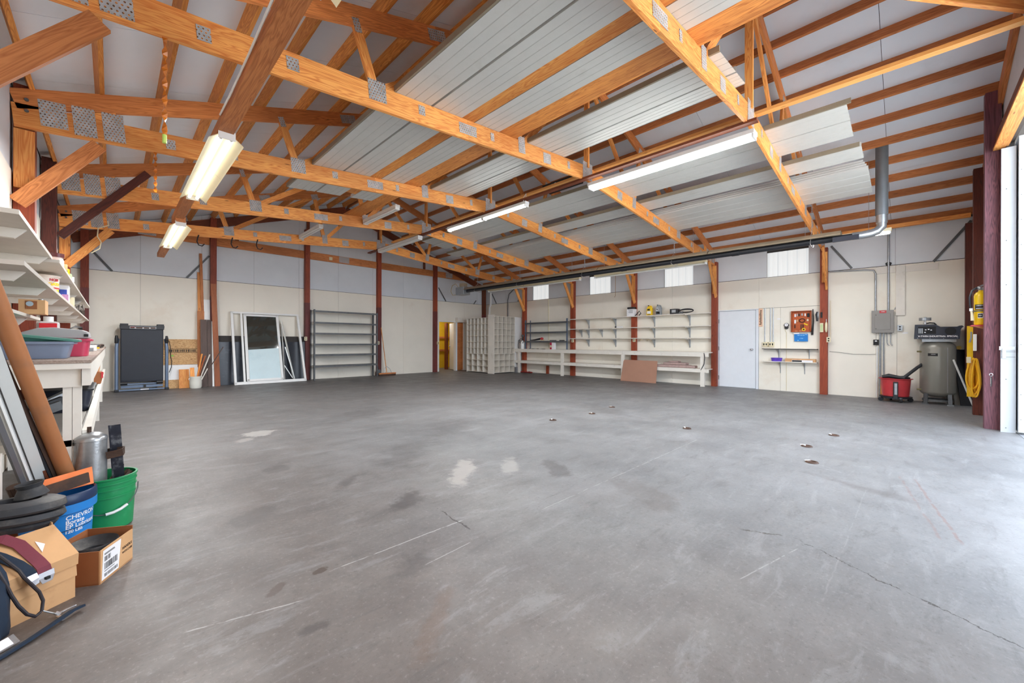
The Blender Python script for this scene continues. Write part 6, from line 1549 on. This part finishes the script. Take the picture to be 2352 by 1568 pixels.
for q, (a, b2) in enumerate((((-.02, 3.62, .28), (.05, 3.76, .37)), ((.0, 3.66, .25), (.08, 3.72, .34)), ((.02, 3.60, .26), (.09, 3.70, .33)))):
    board('scrap_bar', RUST, a, b2, .02, .012, None, label='rusty bar inside the green bucket, %s' % ['leaning by the canister', 'middle', 'at the right'][q], cat='bar', group='rusty bars in the green bucket')
bc = (-.223, 3.42, 0)
t, rr = pail('bucket', bc, .138, .152, .335, BLUE, (), 'blue plastic bucket with white lettering, full of dark parts')
MB().lathe([(.150, .30), (.162, .295), (.165, .305), (.163, .345), (.157, .352), (.150, .345), (.149, .30)], bc, 40).build('upper_rim', plain('dark_blue_rim', rgb(26, 48, 84), .4), t)
MB().lathe([(.156, .245), (.163, .25), (.164, .296), (.150, .30)], bc, 40).build('collar', BLUE, t)
rz = lambda z: rr(z)+.0012
for s_, sz_, z in (('CHEVRON', .033, .212), ('Borate', .031, .187), ('EP Lubricant', .031, .162), ('120 LBS', .024, .138)):
    vs, fs = text_mesh(s_, sz_, .0006)
    x0_ = min(p.x for p in vs); out = []
    for p in vs:
        q = rz(z+p.y); a = R(-72)+(p.x-x0_)/q
        out.append((bc[0]+q*math.cos(a), bc[1]+q*math.sin(a), z+p.y))
    MB().add(out, fs).build('lettering', PAPER, t)
wrap(bc[0], bc[1], rr(.1)+.0015, 272, 280, .165, .205, 'white_block', PAPER, t)
wrap(bc[0], bc[1], rr(.15)+.003, 235, 340, .154, .157, 'dark_line', INK, t)
# in the blue bucket
t = thing('warning_sign', 'orange plastic sign lying across the top of the blue bucket', 'sign', (-.2, 3.45, .37))
P = [Vector((-.335, 3.44, .408)), Vector((-.085, 3.55, .432)), Vector((-.075, 3.46, .35)), Vector((-.31, 3.36, .345))]
nn = (P[1]-P[0]).cross(P[3]-P[0]).normalized()
MB().prism(P, (0,0,0), nn*.003).build('plate', plain('orange_sign', rgb(252, 140, 84), .45, var=.05), t)
b = MB(); u_ = (P[1]-P[0]).normalized(); v_ = (P[0]-P[3]).normalized()
off = nn*(.0045 if nn.z > 0 else -.0015)
text_on(b, 'CAUTION', .034, P[3]+(P[2]-P[3])*.55+v_*.055+off, u_, v_, .001)
for q in range(3): 
    o_ = P[3]+(P[2]-P[3])*(.2+.2*q)+v_*(.03+.004*q)+off; b.add([o_, o_+u_*.05, o_+u_*.05+v_*.004, o_+v_*.004], [(0,1,2,3)])
b.build('lettering', RUST, t)
board('flat_bar', RUST, (-.315, 3.33, .365), (-.095, 3.44, .395), .012, .060, None, up=(0,0,1), label='dark rusty flat bar lying across the blue bucket', cat='bar')
MB().lathe([(0, .20), (.146, .20), (.146, .24), (0, .27)], bc, 24).build('filler', RUBBER, None, 'heap of dark greasy parts filling the blue bucket', 'parts', kind='stuff')
t = thing('splined_shaft', 'short brown splined shaft sticking up left of the blue bucket', 'shaft', (-.34, 3.2, .35))
m_, L_ = frame((-.315, 3.20, .34), (-.345, 3.16, .475)); b = MB()
for k in range(12):
    a = 2*math.pi*k/12; b.box((0, -.006, .018), (L_, .006, .026), m_ @ Matrix.Rotation(a, 4, 'X'))
b.cyl((-.315, 3.20, .34), (-.345, 3.16, .475), .020, n=16); b.build('shaft', RUST, t)
# black rubber rings and boot on the big carton
rc = Vector((-.315, 2.975, 0))
def rubber(label, prof, z, tilt, n=40):
    mm = Matrix.Translation(rc+Vector((0,0,z))) @ Matrix.Rotation(tilt, 4, 'Y') @ Matrix.Rotation(-.06, 4, 'X') @ Matrix.Diagonal((1.25, .95, 1, 1))
    return MB().lathe(prof, n=n, m=mm).build('rubber_ring', RUBBER, None, label, 'rubber ring', 'stacked black rubber rings')
rubber('black rubber ring, top of the stack on the big carton', [(.06, .0), (.122, -.004), (.128, .006), (.122, .035), (.10, .048), (.06, .05), (.06, .0)], .400, .05)
rubber('black rubber ring, middle of the stack on the big carton', [(.06, .0), (.118, .0), (.126, .012), (.120, .036), (.07, .04), (.06, .0)], .352, .07)
rubber('black rubber ring, lowest of the stack on the big carton', [(.06, .0), (.095, .0), (.105, .02), (.098, .03), (.06, .034), (.06, .0)], .316, .09)
MB().lathe([(.058, 0), (.050, .02), (.040, .04), (.046, .055), (.049, .062), (.043, .062), (.036, .042), (.05, 0)], m=Matrix.Translation((-.275, 3.03, .448)) @ Matrix.Rotation(-.12, 4, 'Y'), n=32).build('rubber_boot', RUBBER, None, 'flared black rubber boot standing on the stacked rubber rings', 'rubber boot')
MB().tube([(-.47, 2.93, .47), (-.50, 2.88, .44), (-.485, 2.84, .36), (-.45, 2.86, .33)], .018, 8).build('black_bracket', BLACK, None, 'black bracket at the left edge above the rubber rings', 'bracket')
MB().prism([(-.52, 2.98, .50), (-.405, 3.02, .53), (-.43, 2.99, .60), (-.52, 2.95, .60)], (0,0,0), (.0,.005,0)).build('card_flap', CARD_DARK, None, 'brown cardboard flap sticking in at the left edge', 'cardboard')
# big tan carton
t = thing('carton', 'large tan cardboard carton with a sloping top flap at the bottom left', 'carton', (-.35, 2.75, 0))
PR = Vector((-.12, 2.774, 0)); Ld = Vector((-.842, -.540, 0)); Nd = Vector((-.540, .842, 0))
def cp(a, n_, z): return PR + Ld*a + Nd*n_ + Vector((0,0,z))
LEN = .56
MB().prism([cp(0,0,0), cp(0,.26,0), cp(0,.26,.26), cp(0,.02,.115), cp(0,0,.10)], (0,0,0), Ld*LEN).build('body', CARD, t)
MB().prism([cp(-.004,-.004,.098), cp(-.004,-.004,.104), cp(-.004,.0,.150), cp(-.004,.006,.150), cp(-.004,.012,.104)], (0,0,0), Ld*LEN).build('folded_flap', CARD, t)
MB().prism([cp(-.006,-.008,.152), cp(-.006,-.012,.205), cp(-.006,.150,.322), cp(-.006,.153,.318), cp(-.006,-.006,.198), cp(-.006,-.003,.150)], (0,0,0), Ld*LEN).build('top_flap', CARD, t)
MB().prism([cp(-.004,.15,.20), cp(-.004,.27,.25), cp(-.004,.27,.36), cp(-.004,.16,.33)], (0,0,0), -Ld*.004).build('end_flap', CARD, t)
MB().prism([cp(.06,.24,.22), cp(LEN,.24,.22), cp(LEN,.27,.35), cp(.06,.27,.34)], (0,0,0), Nd*.004).build('rear_flap', CARD_DARK, t)
MB().prism([cp(.065,.075,.2705), cp(.085,.10,.288), cp(.09,.045,.2485)], (0,0,0), (0,0,.002)).build('white_tear', PAPER, t)
# seat belt
t = thing('seat_belt', 'maroon seat belt with a chrome tongue hanging over the big carton', 'seat belt', cp(.13,.05,.25))
def fp(a, b_, lift=.006): # point on the sloping flap
    return cp(a, -.012+.162*b_, .205+.117*b_+lift)
MB().strip([fp(.20,.98,.02), fp(.165,.92,.022), fp(.135,.70,.014), fp(.125,.40), fp(.12,.15), fp(.118,-.02,.004), cp(.117,-.025,.18)], .045, .003, Ld).build('webbing', WEBBING, t)
tg = MB(); tg.strip([cp(.116,-.027,.188), cp(.115,-.030,.165), cp(.114,-.031,.140)], [.052,.052,.034], .004, Ld); tg.build('tongue', CHROME, t, bevel=.001); MB().cbox(cp(.1145,-.0335,.160), (.014,.012,.012), Matrix.Rotation(R(32.7),4,'Z')).build('slot', INK, t)
t = thing('belt_buckle', 'dark webbing with a chrome clip beside the maroon seat belt', 'buckle', cp(.17,.0,.2))
MB().strip([fp(.235,.85,.012), fp(.20,.55,.010), fp(.175,.25,.008), fp(.165,.03,.006), cp(.16,-.022,.19)], .04, .003, Ld).build('webbing', NAVY_CLOTH, t); MB().strip([cp(.16,-.024,.195), cp(.158,-.030,.172), cp(.15,-.032,.15)], [.03,.035,.02], .005, Ld).build('clip', CHROME, t)
# navy bag and its cords
t = thing('bag', 'navy cloth bag slumped against the carton at the bottom left edge', 'bag', cp(.30,-.06,0))
nx, nz = 10, 12; vs = []; fs = []; r = random.Random(12)
prof = [(.02, .0), (-.09, .0), (-.125, .04), (-.12, .10), (-.10, .17), (-.075, .23), (-.05, .28), (.0, .31), (.06, .32), (.10, .30)]
for i in range(nx+1):
    a = .240+.30*i/nx
    for n_, z in prof:
        k = .012*math.sin(i*1.7+z*20); e = (1-abs(2*i/nx-1)**4)
        vs.append(cp(a, n_*(.55+.45*e)+k, max(0.002, z*(.9+.1*e))))
np_ = len(prof)
for i in range(nx):
    for j in range(np_-1): fs.append((i*np_+j, (i+1)*np_+j, (i+1)*np_+j+1, i*np_+j+1))
fs.append(tuple(range(np_))[::-1]); fs.append(tuple(nx*np_+k for k in range(np_)))
MB().add(vs, fs, True).build('cloth', NAVY_CLOTH, t)
MB().tube([fp(.30,.9,.03), cp(.262,-.03,.27), cp(.252,-.05,.22), cp(.240,-.065,.16), cp(.225,-.075,.11), cp(.205,-.085,.065), cp(.18,-.085,.04), cp(.155,-.075,.045), cp(.143,-.06,.08), cp(.150,-.05,.12), cp(.172,-.045,.165), cp(.190,-.035,.205), cp(.198,-.022,.235), fp(.21,.5,.03), fp(.235,.8,.035)], .0062, 8).build('piping_cord', plain('dark_leather', rgb(48, 42, 48), .5, var=.2), t)
MB().tube([cp(.153,-.078,.045), cp(.138,-.09,.03), cp(.125,-.105,.018), cp(.128,-.115,.014)], .003, 6).build('ring', STEEL, t)
t = thing('nozzle_set', 'small metal clips lying on the floor by the navy bag', 'clip', cp(.09,-.12,0))
b = MB(); b.tube([cp(.125,-.11,.012), cp(.13,-.15,.010), cp(.135,-.165,.010)], .006, 8); b.tube([cp(.12,-.11,.016), cp(.09,-.10,.012), cp(.055,-.10,.010)], [.006,.005,.003], 8); b.cyl(cp(.118,-.115,.012), cp(.128,-.105,.024), .008, n=8); b.build('clip', CHROME, t)
t = thing('silver_plate', 'silver framed plate leaning on the floor against the navy bag', 'plate', cp(.28,-.15,0))
A_ = [cp(.265,-.125,.030), cp(.46,-.150,.030), cp(.46,-.185,.004), cp(.262,-.158,.004)]
MB().prism(A_, (0,0,0), (0,0,.004)).build('frame', CHROME, t); c_ = sum(A_, Vector())/4
MB().prism([c_+(p-c_)*.82+Vector((0,0,.0045)) for p in A_], (0,0,0), (0,0,.0015)).build('face', PAPER, t)
MB().strip([cp(.42,-.215,.010), cp(.33,-.205,.010), cp(.25,-.19,.012), cp(.17,-.17,.016), cp(.10,-.155,.022), cp(.06,-.150,.018)], [.02,.026,.026,.026,.026,.026], .010, (.54,-.84,.3)).build('strap', NAVY_CLOTH, None, 'dark blue strap trailing over the floor from the bag', 'strap')
# small brown carton with a shipping label
t = thing('carton', 'small open brown carton with a white shipping label, holding a black rubber rim', 'carton', (-.05, 2.98, 0))
B_ = Vector((-.040, 2.822, 0)); C_ = Vector((.083, 3.042, 0)); A2 = Vector((-.215, 2.925, 0)); D_ = C_+(A2-B_)
HB = .165
def wall(a, b_, h0, h1, nm, m_, t_=.004):
    n_ = (b_-a).cross(Vector((0,0,1))).normalized()*t_
    return MB().prism([a, b_, b_+Vector((0,0,h1)), a+Vector((0,0,h0))], (0,0,0), -n_ if n_.dot((a+b_)/2-(B_+D_)/2) > 0 else n_).build(nm, m_, t)
wall(B_, C_, HB, HB+.0, 'side', CARD); wall(A2, B_, HB, HB, 'side', CARD_DARK); wall(D_, A2, HB+.02, HB+.03, 'side', CARD_DARK); wall(C_, D_, HB+.02, HB+.02, 'side', CARD_DARK)
MB().prism([A2+Vector((0,0,.003)), B_+Vector((0,0,.003)), C_+Vector((0,0,.003)), D_+Vector((0,0,.003))], (0,0,0), (0,0,.003)).build('base', CARD_DARK, t)
ux = (C_-B_).normalized(); on = Vector((ux.y, -ux.x, 0))
def lab(u0, z0, u1, z1, u2, z2, u3, z3, nm, m_, o_): return MB().prism([B_+ux*u+Vector((0,0,z))+on*o_ for u, z in ((u0,z0),(u1,z1),(u2,z2),(u3,z3))], (0,0,0), on*.0006).build(nm, m_, t)
lab(.012, .012, .135, .012, .155, .155, .022, .155, 'shipping_label', PAPER, .0004)
bars = MB(); r = random.Random(21)
def bar(u, w, z0, z1):
    bars.prism([B_+ux*p+Vector((0,0,z))+on*.0012 for p, z in ((u, z0), (u+w, z0), (u+w, z1), (u, z1))], (0,0,0), on*.0003)
for z0, z1, ua, ub in ((.098, .122, .03, .075), (.058, .090, .03, .125), (.022, .038, .03, .125)):
    u = ua
    while u < ub:
        w = r.choice((.0012, .002, .003)); bar(u, w, z0, z1); u += w+r.choice((.0015, .0025, .004))
for z in (.135, .048, .130): bar(.03, .07+.02*r.random(), z, z+.003)
bars.build('bar_code', INK, t)
pr = MB(); text_on(pr, 'HANDLE', .020, B_+ux*.205+Vector((0,0,.09))+on*.001, (ux+Vector((0,0,0))), (0,0,1), .0004); text_on(pr, 'WITH CARE', .015, B_+ux*.205+Vector((0,0,.068))+on*.001, ux, (0,0,1), .0004)
pr.build('printing', RUST, t)
rm = (A2+B_+C_+D_)/4
t = thing('wheel_tyre', 'black rubber rim lying inside the small brown carton', 'rim', rm+Vector((0,0,.05)))
MB().lathe([(.045, .10), (.05, .125), (.06, .13), (.085, .15), (.094, .165), (.097, .155), (.096, .05), (.05, .05), (.045, .10)], rm, 36).build('tyre', RUBBER, t); MB().lathe([(0, .09), (.045, .09), (.047, .11), (.035, .118), (.03, .11), (0, .11)], rm, 28).build('hub', BLACK, t)
